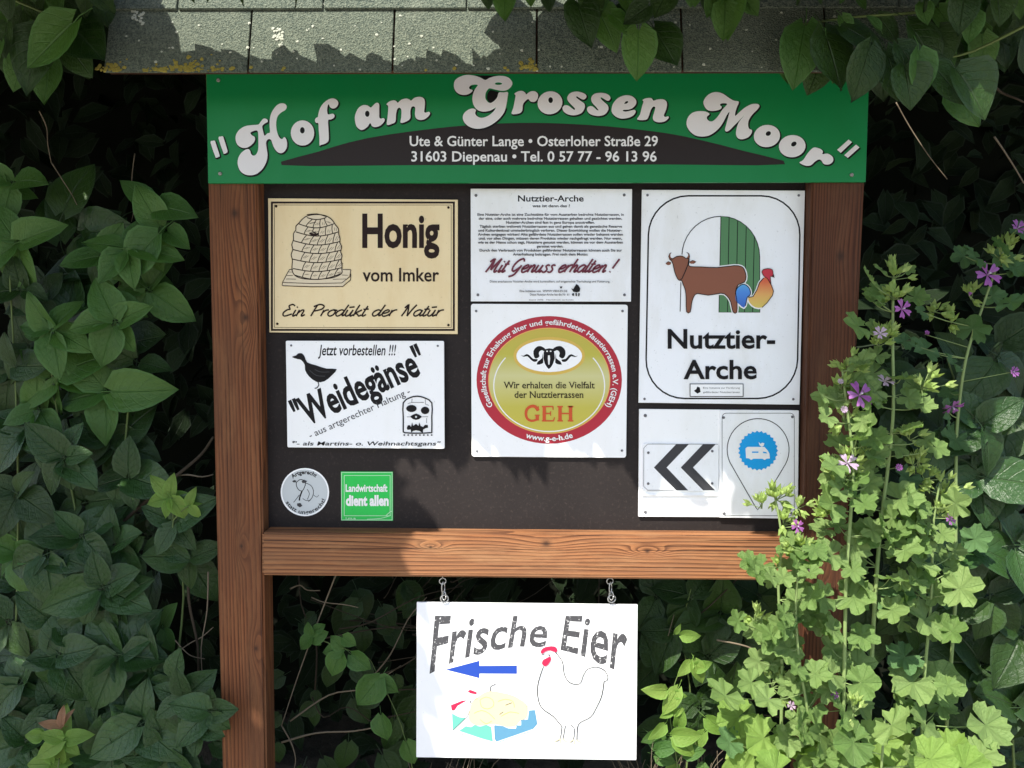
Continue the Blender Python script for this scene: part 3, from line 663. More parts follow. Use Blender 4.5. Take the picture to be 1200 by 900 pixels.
# ------------------------------------------------------------------ text sign
ts = thing('livestock_text_sign', 'white enamel sign full of small print with slanted red script line', 'sign', P(645, 353, YS))
plate(ts, [(551.5, 221), (740.8, 221.5), (739.5, 353.5), (551.8, 353.2)], YS, 0.003, M_white)
A = Art(ts, YS)
A.text('lettering', M_black, 'Nutztier-Arche', 607, 684, 236, 7.0, 0.018)
A.text('lettering', M_black, 'was ist denn das ?', 624, 668, 242.8, 3.2, 0.02)
para = [('Eine Nutztier-Arche ist eine Zuchtstätte für vom Aussterben bedrohte Nutztierrassen, in', 559.5, 731), ('der eine, oder auch mehrere bedrohte Nutztierrassen gehalten und gezüchtet werden.', 561, 729),
 ('Nutztier-Archen sind fast in ganz Europa anzutreffen.', 593, 697), ('Täglich sterben weltweit Nutztierrassen aus und gehen damit als genetische Reserve', 562, 729),
 ('und Kulturdenkmal unwiederbringlich verloren. Dieser Entwicklung wollen die Nutztier-', 560.5, 729), ('Archen entgegen wirken! Alte gefährdete Nutztierrassen sollen wieder bekannt werden', 560, 730),
 ('und, vor allen Dingen, müssen deren Produkte wieder nachgefragt werden. Nur wenn,', 561, 729), ('wie es der Name schon sagt, Nutztiere genutzt werden, können sie vor dem Aussterben', 560, 730),
 ('gerettet werden.', 629, 660), ('Durch den Verbrauch von Produkten gefährdeter Nutztierrassen können auch Sie zur', 562, 729), ('Arterhaltung beitragen. Frei nach dem Motto:', 601, 689)]
for i, (s_, a, b) in enumerate(para): A.text('lettering', M_greytext, s_, a, b, 252.8+4.66*i, 2.9, 0.022)
A.script('script_lettering', M_mitred, 'Mit Genuss erhalten !', 567.5, 718, 319, 8.6, 2.1, 0.5)
A.text('lettering', M_greytext, 'Diese anerkannte Nutztier-Arche wird kontrolliert, auf artgerechte Tierhaltung und Fütterung.', 574, 715, 331, 2.4, 0.01)
A.text('lettering', M_greytext, 'Eine Initiative von  WWW.VIEH-EV.DE', 609, 665, 342.2, 2.4, 0.012)
A.text('lettering', M_greytext, 'Diese Nutztier-Arche hat die Nr. 61', 621, 667, 346.3, 2.4, 0.012)
A.text('lettering', M_greytext, 'Stand 2006   Nachdruck verboten', 620, 672, 352, 1.4, 0.0)
A.multi('emblem', M_black, [tr([(730,320),(745,325),(760,300),(770,285),(785,295),(800,320),(795,345),(770,350),(745,345)], 560, 290, 6.667), tr([(735,362),(750,355),(752,378),(738,376)], 560, 290, 6.667), tr([(762,358),(772,352),(775,380),(764,378)], 560, 290, 6.667), tr([(785,355),(797,360),(792,382),(783,378)], 560, 290, 6.667), tr([(640,302),(650,308),(660,300),(655,318),(645,320)], 560, 290, 6.667)])
corners_screws(ts, [(557.8, 229), (731.5, 228.5), (560, 345.5), (731.8, 345.5)], r=1.7)

# ------------------------------------------------------------------ breed society sign
bs = thing('breed_society_sign', 'square white sign with a crimson ring, olive oval and ram skull emblem', 'sign', P(643, 536, YS))
plate(bs, [(551.8, 356), (735.8, 357), (733.8, 536.5), (552.7, 535.2)], YS, 0.003, M_white2, 3)
A = Art(bs, YS); cx, cy = 643.6, 445.2
A.fill('ring', M_red, ellipse(cx, cy, 85.2, 74.8, 64))
A.fill('ring_line', M_rim, ellipse(cx, cy+1, 71.6, 62.2, 64))
M_olive = gradient_print('olive_yellow_gradient_print', [(0.0, (0.50, 0.43, 0.045)), (0.25, (0.48, 0.43, 0.06)), (0.55, (0.55, 0.53, 0.24)), (0.75, (0.45, 0.41, 0.05)), (1.0, (0.48, 0.38, 0.05))], 2)
A.fill('oval', M_olive, ellipse(cx, cy+1, 70.6, 61.2, 64))
A.lines('white_line', M_paper, [(ellipse(cx, cy+7, 65, 53.5, 50, 0, -38, 218), 1.3)], 1)
g_ = lambda x, y: (545+x/4.735, 350+y/4.735)
A.fill('emblem_border', M_gold, ellipse(*g_(467, 318), 42, 22.4, 40)); A.fill('emblem_field', M_white2, ellipse(*g_(467, 318), 38.5, 18.8, 40))
r_ = lambda pts: tr(pts, 600, 395, 13.333)
sk = [r_([(520,190),(580,175),(640,185),(660,240),(670,330),(640,420),(610,470),(575,500),(545,470),(510,410),(490,330),(495,240)]),
      sm(r_([(520,185),(470,150),(420,140),(370,165),(335,220),(340,290),(360,330),(395,330),(430,300),(420,260),(430,225),(470,205),(510,225)]), 2),
      sm(r_([(640,185),(690,150),(750,140),(800,165),(835,220),(830,290),(800,330),(770,330),(735,300),(745,260),(735,225),(700,205),(655,225)]), 2),
      sm(r_([(135,285),(180,292),(230,265),(280,290),(330,340),(400,345),(385,380),(340,385),(290,350),(240,300),(185,308)]), 2),
      sm(r_([(1030,290),(990,298),(930,268),(880,290),(840,340),(775,352),(790,385),(840,385),(880,350),(925,300),(985,312)]), 2),
      r_([(385,430),(400,385),(440,355),(470,330),(480,250),(490,400),(470,415),(430,430)]), r_([(780,430),(760,385),(720,355),(690,330),(680,250),(675,400),(700,420),(740,430)])]
A.multi('ram_skull', M_black, sk)
A.multi('skull_highlight', M_paper, [r_([(562,285),(590,285),(596,340),(585,430),(568,430),(560,340)]), ellipse(*r_([(548,222)])[0], 1.1, 0.9, 8), ellipse(*r_([(604,222)])[0], 1.1, 0.9, 8)])
A.text('lettering', M_brownblack, 'Wir erhalten die Vielfalt', 590, 697, 455, 7.6, 0.006, serif=True)
A.text('lettering', M_brownblack, 'der Nutztierrassen', 603, 684, 466.2, 7.6, 0.006, serif=True)
gx = lambda pts: [(614.3+x, 493.8-y) for x, y in pts]
st = [(gx([(16.5, 12.6), (13, 17.2), (8, 17.6), (3.4, 14.5), (1.9, 9), (3.6, 3.2), (8.4, .6), (13.6, 1.6), (16, 3.5)]), 4.0, 2.2), (gx([(16.6, 17.8), (16.5, 12.2)]), 1.1), (gx([(15.3, 7.2), (15.3, 1)]), 4.0), (gx([(12.3, 7.3), (18.2, 7.3)]), 1.1),
      (gx([(23.5, 0), (23.5, 17.8)]), 4.0), (gx([(20.6, .6), (34.5, .6)]), 1.6), (gx([(20.6, 17.3), (34, 17.3)]), 1.6), (gx([(23.5, 9.2), (31, 9.2)]), 1.6), (gx([(34.3, .3), (35.6, 4.8)]), 1.3), (gx([(33.6, 17.7), (33.9, 13.4)]), 1.3), (gx([(31, 12), (31, 6.4)]), 1.1),
      (gx([(42, 0), (42, 17.8)]), 4.0), (gx([(54.3, 0), (54.3, 17.8)]), 4.0), (gx([(42, 9.2), (54.3, 9.2)]), 1.6), (gx([(38.8, .6), (45.4, .6)]), 1.6), (gx([(38.8, 17.3), (45.4, 17.3)]), 1.6), (gx([(51, .6), (57.6, .6)]), 1.6), (gx([(51, 17.3), (57.6, 17.3)]), 1.6)]
A.lines('big_lettering', M_orange, st, 2)
def ringw(u, v):
    a = R(208-236*u); rx, ry = 74.6+v*6.2, 64.8+v*5.9; return (cx+rx*math.cos(a), cy-ry*math.sin(a))
A.text('lettering', M_paper, 'Gesellschaft zur Erhaltung alter und gefährdeter Haustierrassen e.V. (GEH)', 0, 0, 0, 0, 0.018, warp=ringw)
def ringb(u, v):
    a = R(250+40*u); rx, ry = 82.0-v*6.5, 71.6-v*6.2; return (cx+rx*math.cos(a), cy-ry*math.sin(a))
A.text('lettering', M_paper, 'www.g-e-h.de', 0, 0, 0, 0, 0.024, warp=ringb)
corners_screws(bs, [(558, 364.5), (729.5, 364.5), (559, 528.5), (728.8, 528)])

# ------------------------------------------------------------------ ark sign
ks = thing('animal_ark_sign', 'tall white sign with a brown cow, colourful cockerel and green arched door', 'sign', P(845, 474, YS))
plate(ks, [(752.3, 222.3), (943.4, 223.3), (937, 474.3), (748.3, 472)], YS, 0.003, M_white)
A = Art(ks, YS)
def shear(pts): return [(x+(y-348)*-0.018, y) for x, y in pts]
rr_ = shear(rrect(758.5, 229.5, 936, 467, 46, 8)); A.lines('border', M_black, [(rr_+[rr_[0]], 1.8)], 1)
c8 = lambda pts: tr(pts, 770, 280, 8)
door = [(844.8, 253.2)] + [(844.8+45.5*math.sin(R(a)), 301-47.5*math.cos(R(a))) for a in range(10, 91, 10)] + [(890.5, 366), (842.5, 366)]
A.fill('green_door', M_doorgreen, door)
st = [(door+[door[0]], 0.9)]
for x, yt in ((853.5, 254), (863.5, 258), (873.5, 266), (883, 278)): st.append(([(x+1, yt), (x-1, 366)], 0.9))
arch = [(797, 365)]+[(844.8-45.8*math.cos(R(a)), 301-47.5*math.sin(R(a))) for a in range(0, 91, 10)]
st += [([(797, 365), (798, 330)], 0.9), (arch[1:], 1.0)]
A.lines('arch_lines', M_black, st, 1)
cow = c8([(118,192),(135,205),(150,240),(165,310),(190,370),(210,388),(232,392),(245,430),(265,480),(272,560),(276,682),(312,684),(325,600),(345,540),(380,512),(480,528),(600,510),(650,530),(690,590),(712,686),(748,688),(750,600),(742,540),(737,490),(760,430),(820,405),(835,350),(820,290),(790,258),(720,250),(560,268),(420,262),(310,258),(298,230),(302,185),(270,182),(235,160),(180,165),(150,185)])
cow = sm(cow, 2)
tail = sm(c8([(735,520),(745,470),(780,435),(820,425),(860,455),(877,500),(868,532),(845,548),(835,600),(815,645),(770,612),(740,580)]), 2)
body = sm(c8([(855,548),(900,540),(935,480),(960,410),(1000,365),(1030,350),(1055,400),(1075,440),(1092,490),(1082,530),(1030,600),(980,642),(920,640),(870,600)]), 2)
head = sm(c8([(983,315),(995,288),(1040,278),(1080,288),(1088,325),(1095,358),(1062,352),(1068,420),(1052,400),(1035,372),(1005,352)]), 2)
A.multi('white_halo', M_paper, [offset_loop(cow, 1.7), offset_loop(tail, 1.6), offset_loop(body, 1.6), offset_loop(head, 1.6)])
A.fill('cow', M_cow, cow)
A.multi('horns_and_ears', M_cow, [sm(c8([(120,195),(108,165),(118,138),(134,128),(124,150),(130,175),(150,185)]), 2), sm(c8([(270,185),(288,165),(292,145),(278,125),(300,140),(306,165),(298,190)]), 2), sm(c8([(82,230),(105,212),(130,222),(125,240),(100,246)]), 2), sm(c8([(305,215),(335,200),(366,215),(340,232),(312,230)]), 2)])
A.fill('cock_tail', M_tail, tail); A.fill('cock_body', M_cockbody, body); A.fill('cock_head', M_headred, head)
A.lines('outlines', M_black, [(cow+[cow[0]], 0.9), (tail[:int(len(tail)*.78)], 1.0), (c8([(855,548),(900,540),(935,480),(960,410),(1000,365)]), 1.0), (c8([(1055,400),(1075,440),(1092,490),(1082,530),(1030,600),(985,642)]), 0.9), (head+[head[0]], 0.8), (c8([(300,190),(290,240),(262,310),(235,370),(215,388)]), 1.0), (c8([(1083,340),(1102,365)]), 1.6, 0.3), (c8([(120,195),(108,165),(118,138),(134,128)]), 0.7), (c8([(278,125),(300,140),(306,165),(298,190)]), 0.7), (c8([(82,230),(105,212),(130,222)]), 0.6), (c8([(305,215),(335,200),(366,215),(340,232)]), 0.6)], 1)
A.text('lettering', M_black, 'Nutztier-', 782.5, 908.5, 408, 22, 0.022)
A.text('lettering', M_black, 'Arche', 801, 887, 443.7, 21.5, 0.022)
A.fill('plaque_border', M_greytext, *frame(808.3, 449.5, 871.3, 465, 0.9))
A.fill('plaque', M_white2, [(809.2, 450.4), (870.4, 450.4), (870.4, 464.1), (809.2, 464.1)])
A.multi('plaque_emblem', M_black, [tr([(248,825),(258,818),(262,808),(272,812),(275,830),(262,836)], 740, 215, 3.395)])
A.text('lettering', M_greytext, 'Eine Initiative zur Förderung', 824, 867, 455.5, 2.0, 0.0); A.text('lettering', M_greytext, 'gefährdeter Nutztierrassen', 824, 867, 460.5, 2.0, 0.0)
corners_screws(ks, [(758.8, 228.7), (936, 229), (755.3, 467.5), (929.5, 467.8)])

# ------------------------------------------------------------------ direction signs
wb = thing('blank_backing_sign', 'plain white backing plate behind the chevron plate', 'sign', P(842, 605, YS))
plate(wb, [(749, 479.3), (935.5, 480.8), (934.2, 606.5), (748, 605.5)], YS, 0.003, M_white2, 0.8)
corners_screws(wb, [(756.2, 487), (756.3, 600)], r=2.0)
cs = thing('chevron_sign', 'small white plate with two grey chevrons pointing left', 'sign', P(798, 576, YS-0.0034))
plate(cs, [(753, 519.3), (842.5, 519.8), (842.2, 575.8), (752.8, 575.3)], YS-0.0034, 0.004, M_white, 4)
A = Art(cs, YS-0.0034); k_ = lambda pts: tr(pts, 740, 470, 5.714)
A.fill('chevron', M_greytext, k_([(300,288),(385,288),(235,445),(380,598),(300,598),(150,445)])); A.fill('chevron', M_greytext, k_([(480,288),(565,288),(412,445),(560,598),(480,598),(330,445)]))
rl = rrect(754.2, 520.4, 846, 574.6, 4.5); A.lines('border', M_greytext, [([(841.5, 520.6), (759, 520.4), (754.5, 525), (754.3, 570), (759, 574.4), (790, 574.6)], 0.5)], 1)
corners_screws(cs, [(759.8, 530.5), (834.6, 528.7), (759.6, 566.7), (834.4, 566.5)], YS-0.0034, 1.6)
bk = P(798, 581, YS-0.003)
link('lower_ledge', hexa([P(752, 579.5, YS-0.004), P(842, 580, YS-0.004), P(842, 581, YS-0.004), P(752, 580.6, YS-0.004)], [P(752, 579.5, YS), P(842, 580, YS), P(842, 581, YS), P(752, 580.6, YS)]), wb, M_white2)
ps = thing('camper_stop_sign', 'white plate with a map pin outline and blue motorhome badge', 'sign', P(889, 607, YS-0.0034))
plate(ps, [(843.3, 480.3), (936.3, 481), (935.0, 608), (842.6, 606.5)], YS-0.0034, 0.004, M_white, 0.8)
A = Art(ps, YS-0.0034)
b_ = rrect(846.2, 484.2, 930.8, 604.3, 5); A.lines('border', M_greytext, [(b_+[b_[0]], 0.6)], 1)
c0 = k_([(848, 325)])[0]; rad = 36.3; tip = k_([(845, 727)])[0]
pin = [(c0[0]+rad*math.cos(R(a)), c0[1]-rad*math.sin(R(a))) for a in range(-28, 209, 8)]
A.lines('map_pin', M_black, [(pin+[(tip[0]-2.2, tip[1]-2.5), tip, (tip[0]+2.2, tip[1]-2.5)]+[pin[0]], 0.95)], 1)
c1 = k_([(848, 332)])[0]; gear = []
for i in range(27):
    a = 2*math.pi*i/27; gear.append((c1[0]+23.4*math.cos(a), c1[1]-23.4*math.sin(a))); a += math.pi/27; gear.append((c1[0]+21.4*math.cos(a), c1[1]-21.4*math.sin(a)))
A.fill('badge', M_cyan, gear)
v_ = lambda pts: tr(pts, 855, 495, 8.57)
van = v_([(160,262),(178,246),(350,246),(385,285),(400,312),(405,362),(372,365),(352,378),(330,365),(240,365),(216,378),(195,362),(165,360)])
A.fill('motorhome', M_paper, van); A.multi('windows', M_cyan, [v_([(225,292),(290,292),(290,306),(225,306)]), v_([(335,293),(368,298),(378,312),(335,308)])])
A.fill('bird', M_paper, v_([(290,195),(312,216),(325,204),(350,210),(342,235),(322,247),(300,228)]))
corners_screws(ps, [(848, 489.3), (928.5, 488.5), (848.8, 601.5), (927, 601.5)], YS-0.0034, 1.7)

# ------------------------------------------------------------------ stickers
YT = -0.0012
rs = thing('round_sticker', 'small round pale sticker with a sketched cow on the dark panel', 'sticker', P(357, 605, YT))
n = 40; lp = ellipse(357.3, 576.7, 28.4, 28.2, n)
vs = [P(x, y, YT) for x, y in lp]+[P(x, y, -0.0001) for x, y in lp]; fs = [tuple(reversed(range(n)))]+[(i, (i+1) % n, n+(i+1) % n, n+i) for i in range(n)]
me = mesh('disc', vs, fs); bm = bmesh.new(); bm.from_mesh(me); bmesh.ops.recalc_face_normals(bm, faces=bm.faces[:]); bm.to_mesh(me); bm.free()
link('disc', me, rs, M_white2)
A = Art(rs, YT); M_palegrey = plain('pale_grey_field', (0.50, 0.54, 0.55), 0.5)
A.fill('field', M_palegrey, ellipse(357.3, 576.7, 26.6, 26.4, 40))
def w1(u, v): a = R(132-78*u); r = 21.2+v*4.6; return (357.3+r*math.cos(a), 576.7-r*math.sin(a))
A.text('lettering', M_black, 'Artgerecht', 0, 0, 0, 0, 0.03, warp=w1)
def w2(u, v): a = R(208+132*u); r = 25.6-v*4.4; return (357.3+r*math.cos(a), 576.7-r*math.sin(a))
A.text('lettering', M_black, 'statt ungerecht!', 0, 0, 0, 0, 0.02, warp=w2)
z_ = lambda pts: tr(pts, 320, 540, 7.5)
A.lines('cow_sketch', M_black, [(z_([(205,190),(235,165),(265,170),(285,195),(275,235),(255,265),(225,255),(205,220),(205,190)]), 0.8), (z_([(255,265),(245,290),(235,320),(230,350)]), 1.6), (z_([(285,195),(330,215),(355,260),(345,320),(310,360)]), 0.7), (z_([(230,300),(205,335),(180,365)]), 0.7), (z_([(300,250),(320,290),(300,340)]), 0.6), (z_([(260,330),(290,350),(330,345)]), 0.6), (z_([(355,300),(385,320),(400,300)]), 0.5)], 2)
A.multi('cow_spots', M_greytext, [z_([(168,180),(185,168),(205,175),(200,190),(178,190)]), z_([(250,180),(270,165),(300,178),(285,195),(258,195)]), z_([(210,375),(240,370),(258,395),(235,410),(212,395)])])
fs_ = thing('green_sticker', 'small square bright green sticker with white slogan beside the round sticker', 'sticker', P(430, 610, YT))
plate(fs_, [(399.3, 552.6), (460.4, 552.8), (460.6, 610.4), (400, 610)], YT, 0.0011, M_leaf_green_sign)
A = Art(fs_, YT)
A.fill('border', M_signline, *frame(399.8, 553.2, 460, 609.8, 0.9)); A.fill('border', M_signline, *frame(403, 556.8, 457.6, 604.8, 0.8))
A.text('lettering', M_paper, 'Landwirtschaft', 405, 454, 576, 8.2, 0.03); A.text('lettering', M_paper, 'dient allen', 405.3, 455.5, 592.2, 11.5, 0.045)
A.text('lettering', M_signline, 'i.m.a', 405, 417, 608.6, 2.6, 0.03); A.lines('flourish', M_signline, [([(452, 604.5), (457, 600), (459.5, 599)], 0.9), ([(430, 608.5), (446, 607.5), (458, 604)], 0.8)])

# ------------------------------------------------------------------ hanging egg sign
YE = -0.004
es = thing('egg_sign', 'white egg sign hanging on two chains with blue arrow and hen drawing', 'sign', P(617, 889, YE))
plate(es, [(488.3, 705.8), (747.3, 708.8), (745.8, 890.8), (487.8, 887.5)], YE, 0.004, M_white2, 0.8)
A = Art(es, YE); s_ = lambda pts: tr(pts, 480, 670, 3.914)
B = [(90,465),(190,415),(260,391),(340,370),(420,352),(500,341),(600,343),(700,357),(780,378),(880,420),(950,450),(1010,478)]
def base(x):
    for (a, b), (c, d) in zip(B, B[1:]):
        if x <= c: return b+(d-b)*max((x-a), -40)/(c-a)
    return B[-1][1]
def fw(u, v):
    x = 92+(985-92)*u; xx = x+v*24; b = base(x); return (480+xx/3.914, 670+(b-v*(b-203))/3.914)
A.text('lettering', M_worngrey, 'Frische Eier', 0, 0, 0, 0, 0.012, warp=fw)
A.fill('arrow', M_arrow, s_([(165,449),(320,408),(320,432),(492,430),(492,468),(320,467),(320,488)]))
h_ = lambda pts: tr(pts, 510, 745, 5.714)
A.multi('nest_box_teal', M_teal, [h_([(155,640),(205,605),(240,612),(262,598),(300,608),(345,598),(375,610),(386,708),(300,685),(180,645)]), h_([(112,520),(160,545),(205,550),(165,590),(118,632)])])
A.multi('nest_box_blue', M_steel2, [h_([(396,598),(450,605),(490,620),(540,622),(545,600),(575,600),(575,565),(620,560),(628,500),(668,497),(684,590),(655,625),(410,712),(398,690)])])
A.multi('nest_box_pink', M_pink, [h_([(105,465),(180,435),(212,432),(150,468),(128,500),(110,500)]), h_([(215,370),(235,362),(278,378),(275,392),(235,385)])])
A.multi('chicks', M_pale, [sm(h_([(230,500),(250,440),(300,400),(360,370),(440,380),(520,400),(590,440),(620,480),(610,550),(570,565),(540,600),(480,610),(400,590),(300,600),(250,590),(225,560)]), 2)])
A.lines('nest_box_ribs', M_paper, [(h_([(390,600),(396,712)]), 1.0), (h_([(160,640),(385,716)]), 0.9), (h_([(400,716),(540,668),(670,622)]), 0.9)], 1)
A.lines('chick_outlines', M_gold, [(h_([(300,430),(340,410),(385,430),(390,470),(350,490),(310,475),(300,430)]), 0.5), (h_([(420,440),(470,425),(520,440),(530,480)]), 0.5), (h_([(260,520),(310,500),(360,520),(400,560)]), 0.5), (h_([(440,540),(500,510),(560,520)]), 0.5), (h_([(300,560),(340,590),(380,570)]), 0.5)], 2)
A.lines('nest_lines', M_greytext, [(h_([(370,372),(372,340),(405,325)]), 1.0), (h_([(430,528),(455,510)]), 0.6), (h_([(470,465),(515,448)]), 0.6), (h_([(232,432),(240,455)]), 0.9), (h_([(118,635),(210,545),(228,505)]), 0.7), (h_([(160,425),(165,400),(215,392)]), 0.35), (h_([(240,435),(285,420)]), 0.35), (h_([(610,470),(665,480)]), 0.4)])
A.lines('box_edge', M_pink, [(h_([(130,640),(380,738)]), 0.5)], 1)
A.lines('box_edge', M_steel2, [(h_([(385,740),(400,720),(560,665),(660,640),(685,600)]), 0.5)], 1)
A.lines('hen_outline', M_black, [(h_([(725,205),(705,260),(685,340),(690,430),(720,490),(790,540),(850,610)]), 1.02), (h_([(805,112),(850,170),(862,250),(890,305),(935,325),(972,318),(990,270),(1020,225),(1080,210),(1130,230),(1155,270),(1150,300),(1130,305)]), 0.94), (h_([(1130,305),(1115,400),(1080,480),(1040,545),(970,582),(952,620),(948,700)]), 1.02), (h_([(848,610),(835,690),(800,710)]), 0.85), (h_([(872,600),(855,690)]), 0.85), (h_([(905,598),(930,620),(925,695),(900,715)]), 0.85), (h_([(985,470),(1005,460)]), 0.51)])
A.lines('hen_feet', M_pale, [(h_([(835,690),(790,715)]), 1.19), (h_([(838,690),(840,725)]), 1.19), (h_([(850,690),(885,712)]), 1.19), (h_([(925,695),(890,722)]), 1.19), (h_([(935,700),(930,728)]), 1.19), (h_([(948,700),(978,715)]), 1.19)], 1)
A.multi('hen_comb', M_pink, [sm(h_([(705,110),(720,85),(755,72),(800,72),(818,92),(808,112),(770,98),(735,108),(718,122)]), 2), sm(h_([(720,165),(745,150),(770,140),(776,160),(755,195),(735,205),(715,190)]), 2)])
A.lines('hen_face', M_black, [(h_([(705,128),(735,128),(745,138)]), 0.68), (h_([(755,128),(770,130)]), 1.36), (h_([(700,150),(725,152)]), 0.68)])
# chains: screw eye in the beam, two links, ring in the plate
def torus_path(c, rx, rz, tilt, n=14): return [c+Vector((math.cos(2*math.pi*i/n)*rx*math.cos(tilt), math.cos(2*math.pi*i/n)*rx*math.sin(tilt), math.sin(2*math.pi*i/n)*rz)) for i in range(n+1)]
for x, yb in ((520, 704), (716, 705.5)):
    sc = SC(-0.01)
    T = Tubes(); T.add([P(x-1.5, 672, -0.012), P(x-1.5, 678, -0.012)], 0.0014); T.add(torus_path(P(x-1.2, 681, -0.012), 4.0*sc, 3.6*sc, 0.2), 0.0011); link('screw_eye', T.mesh(), es, M_steel)
    T = Tubes(); T.add(torus_path(P(x-0.6, 689, -0.011), 2.6*sc, 7.4*sc, 0.9), 0.0011); link('chain_link', T.mesh(), es, M_steel)
    T = Tubes(); T.add(torus_path(P(x+0.3, 698, -0.010), 2.8*sc, 5.5*sc, -0.5), 0.0011); link('chain_link', T.mesh(), es, M_steel)
    T = Tubes(); T.add(torus_path(P(x+0.8, 701.6, -0.008), 4.6*sc, 4.6*sc, 0.15), 0.0014); link('ring', T.mesh(), es, M_steel)
#__PLANTS__
# ------------------------------------------------------------------ leaves
import numpy as np
XR, ZU, TW = Vector((1, 0, 0)), Vector((0, 0, 1)), Vector((0, -1, 0))
def leaf_arrays(width=0.62, rows=6, seed=0, fold=0.12, droop=0.25, wave=0.03, petiole=True, cord=0.12):
    rg = random.Random(seed); vs, uv, fs = [], [], []
    tw = rg.uniform(-0.12, 0.12); bend = rg.uniform(-0.08, 0.08)
    for i in range(rows+1):
        t = i/rows
        w_ = width*0.5*(math.sin(math.pi*min(1, t**0.62*1.0))**0.8 if 0 < t < 1 else 0)
        w_ = width*0.5*max(0.0, (1.0-abs(2*(t**0.72)-1)**2.3))*(1-0.25*t) if 0 < t < 1 else 0.0
        if i == 0: w_ = width*0.10
        if i == rows: w_ = 0.002
        for u in (-1, -0.5, 0, 0.5, 1):
            x = u*w_+bend*t*t; y = t - cord*abs(u)**1.5*(1-t)**3
            z = abs(u)*w_*2*fold*(1.6-t) - droop*t*t + wave*math.sin(5.5*t+seed+u*2.2)*abs(u) + tw*u*w_*t*2
            vs.append((x, y, z)); uv.append((0.5+0.5*u, t))
        if i:
            a = (i-1)*5
            for k in range(4): fs.append((a+k, a+k+1, a+k+6, a+k+5))
    if petiole:
        b = len(vs); pr = 0.012
        pp = [(0, 0.02, -0.004), (0, -0.16, 0.02), (0.02, -0.38, -0.06)]
        for p in pp:
            for k in range(3):
                an = 2*math.pi*k/3; vs.append((p[0]+math.cos(an)*pr, p[1], p[2]+math.sin(an)*pr-0.01)); uv.append((0.5, 0.5))
        for i in range(2):
            for k in range(3): a = b+i*3+k; c_ = b+i*3+(k+1) % 3; fs.append((a, c_, c_+3, a+3))
    return vs, fs, uv
LEAF = {}
def leaf_variants(key, mat, n=5, **kw):
    L_ = []
    for i in range(n):
        k2 = dict(kw); k2['width'] = kw.get('width', 0.62)*RU(0.9, 1.12); k2['droop'] = kw.get('droop', 0.25)*RU(0.3, 1.5); k2['fold'] = RU(0.02, 0.26); k2['wave'] = RU(0.01, 0.06); k2['cord'] = RU(0.05, 0.2)
        v, f, u = leaf_arrays(seed=i*7+3, **k2); me = mesh('leaf', v, f, True, u); me.materials.append(mat); L_.append(me)
    LEAF[key] = L_
leaf_variants('A', M_leafA, 10, width=0.82); leaf_variants('B', M_leafB, 10, width=0.84); leaf_variants('C', M_leafC, 10, width=0.88)
leaf_variants('Y', M_leafY, 4, width=0.70); leaf_variants('Q', M_leafP, 3, width=0.52); leaf_variants('S', M_leafA, 4, width=0.9, rows=5); leaf_variants('H', M_leafC, 6, width=0.92, droop=0.18); LEAF['H2'] = LEAF['H']; leaf_variants('H', M_leafA, 5, width=0.9, droop=0.18); LEAF['H'] += LEAF['H2']
def frame_m(base, d, n, L):
    d = d.normalized(); x = d.cross(n).normalized(); z = x.cross(d)
    Mx = Matrix((x*L, d*L, z*L)).transposed().to_4x4(); Mx.translation = base; return Mx
def put(me, parent, base, d, n, L, name='leaf'):
    o = bpy.data.objects.new(name, me); COL.objects.link(o); o.parent = parent
    top = parent
    while top.parent is not None: top = top.parent
    if parent is top: o.matrix_parent_inverse = Matrix.Translation(-top.location)
    o.matrix_basis = frame_m(base, d, n, L); return o
def vine(name, label, cat, loc, group=None): return thing(name, label, cat, loc, group)
def leaf_at(vn, key, bpx, tpx, Y, lean=0.15, wob=0.35):
    """leaf whose base and tip are seen at the photo points bpx and tpx, leaning out towards the path"""
    a = P(*bpx, Y); b = P(*tpx, Y); L = (b-a).length; d = (b-a)/L
    d2 = (d + TW*lean).normalized(); n = TW + ZU*RU(0.1, 0.6) + XR*RU(-wob, wob)
    return put(random.choice(LEAF[key]), vn, a, d2, n, L*1.05)
def whorl(vn, key, px, py, n, size, Y, a0=None, spread=360, node=None):
    a0 = RU(0, 360) if a0 is None else a0
    for k in range(n):
        a = R(a0+spread*k/n+RU(-16, 16)); s_px = size*RU(0.62, 1.12)
        base_ = P(px+math.cos(a)*size*0.10, py-math.sin(a)*size*0.10, Y+RU(-0.012, 0.02))
        lean = RU(-0.15, 0.55); d = XR*math.cos(a)+ZU*math.sin(a)+TW*lean+ZU*-0.15
        nn = TW*1.0+ZU*RU(0.2, 0.9)+XR*RU(-0.4, 0.4)
        put(random.choice(LEAF[key]), vn, base_, d, nn, s_px*SC(Y))

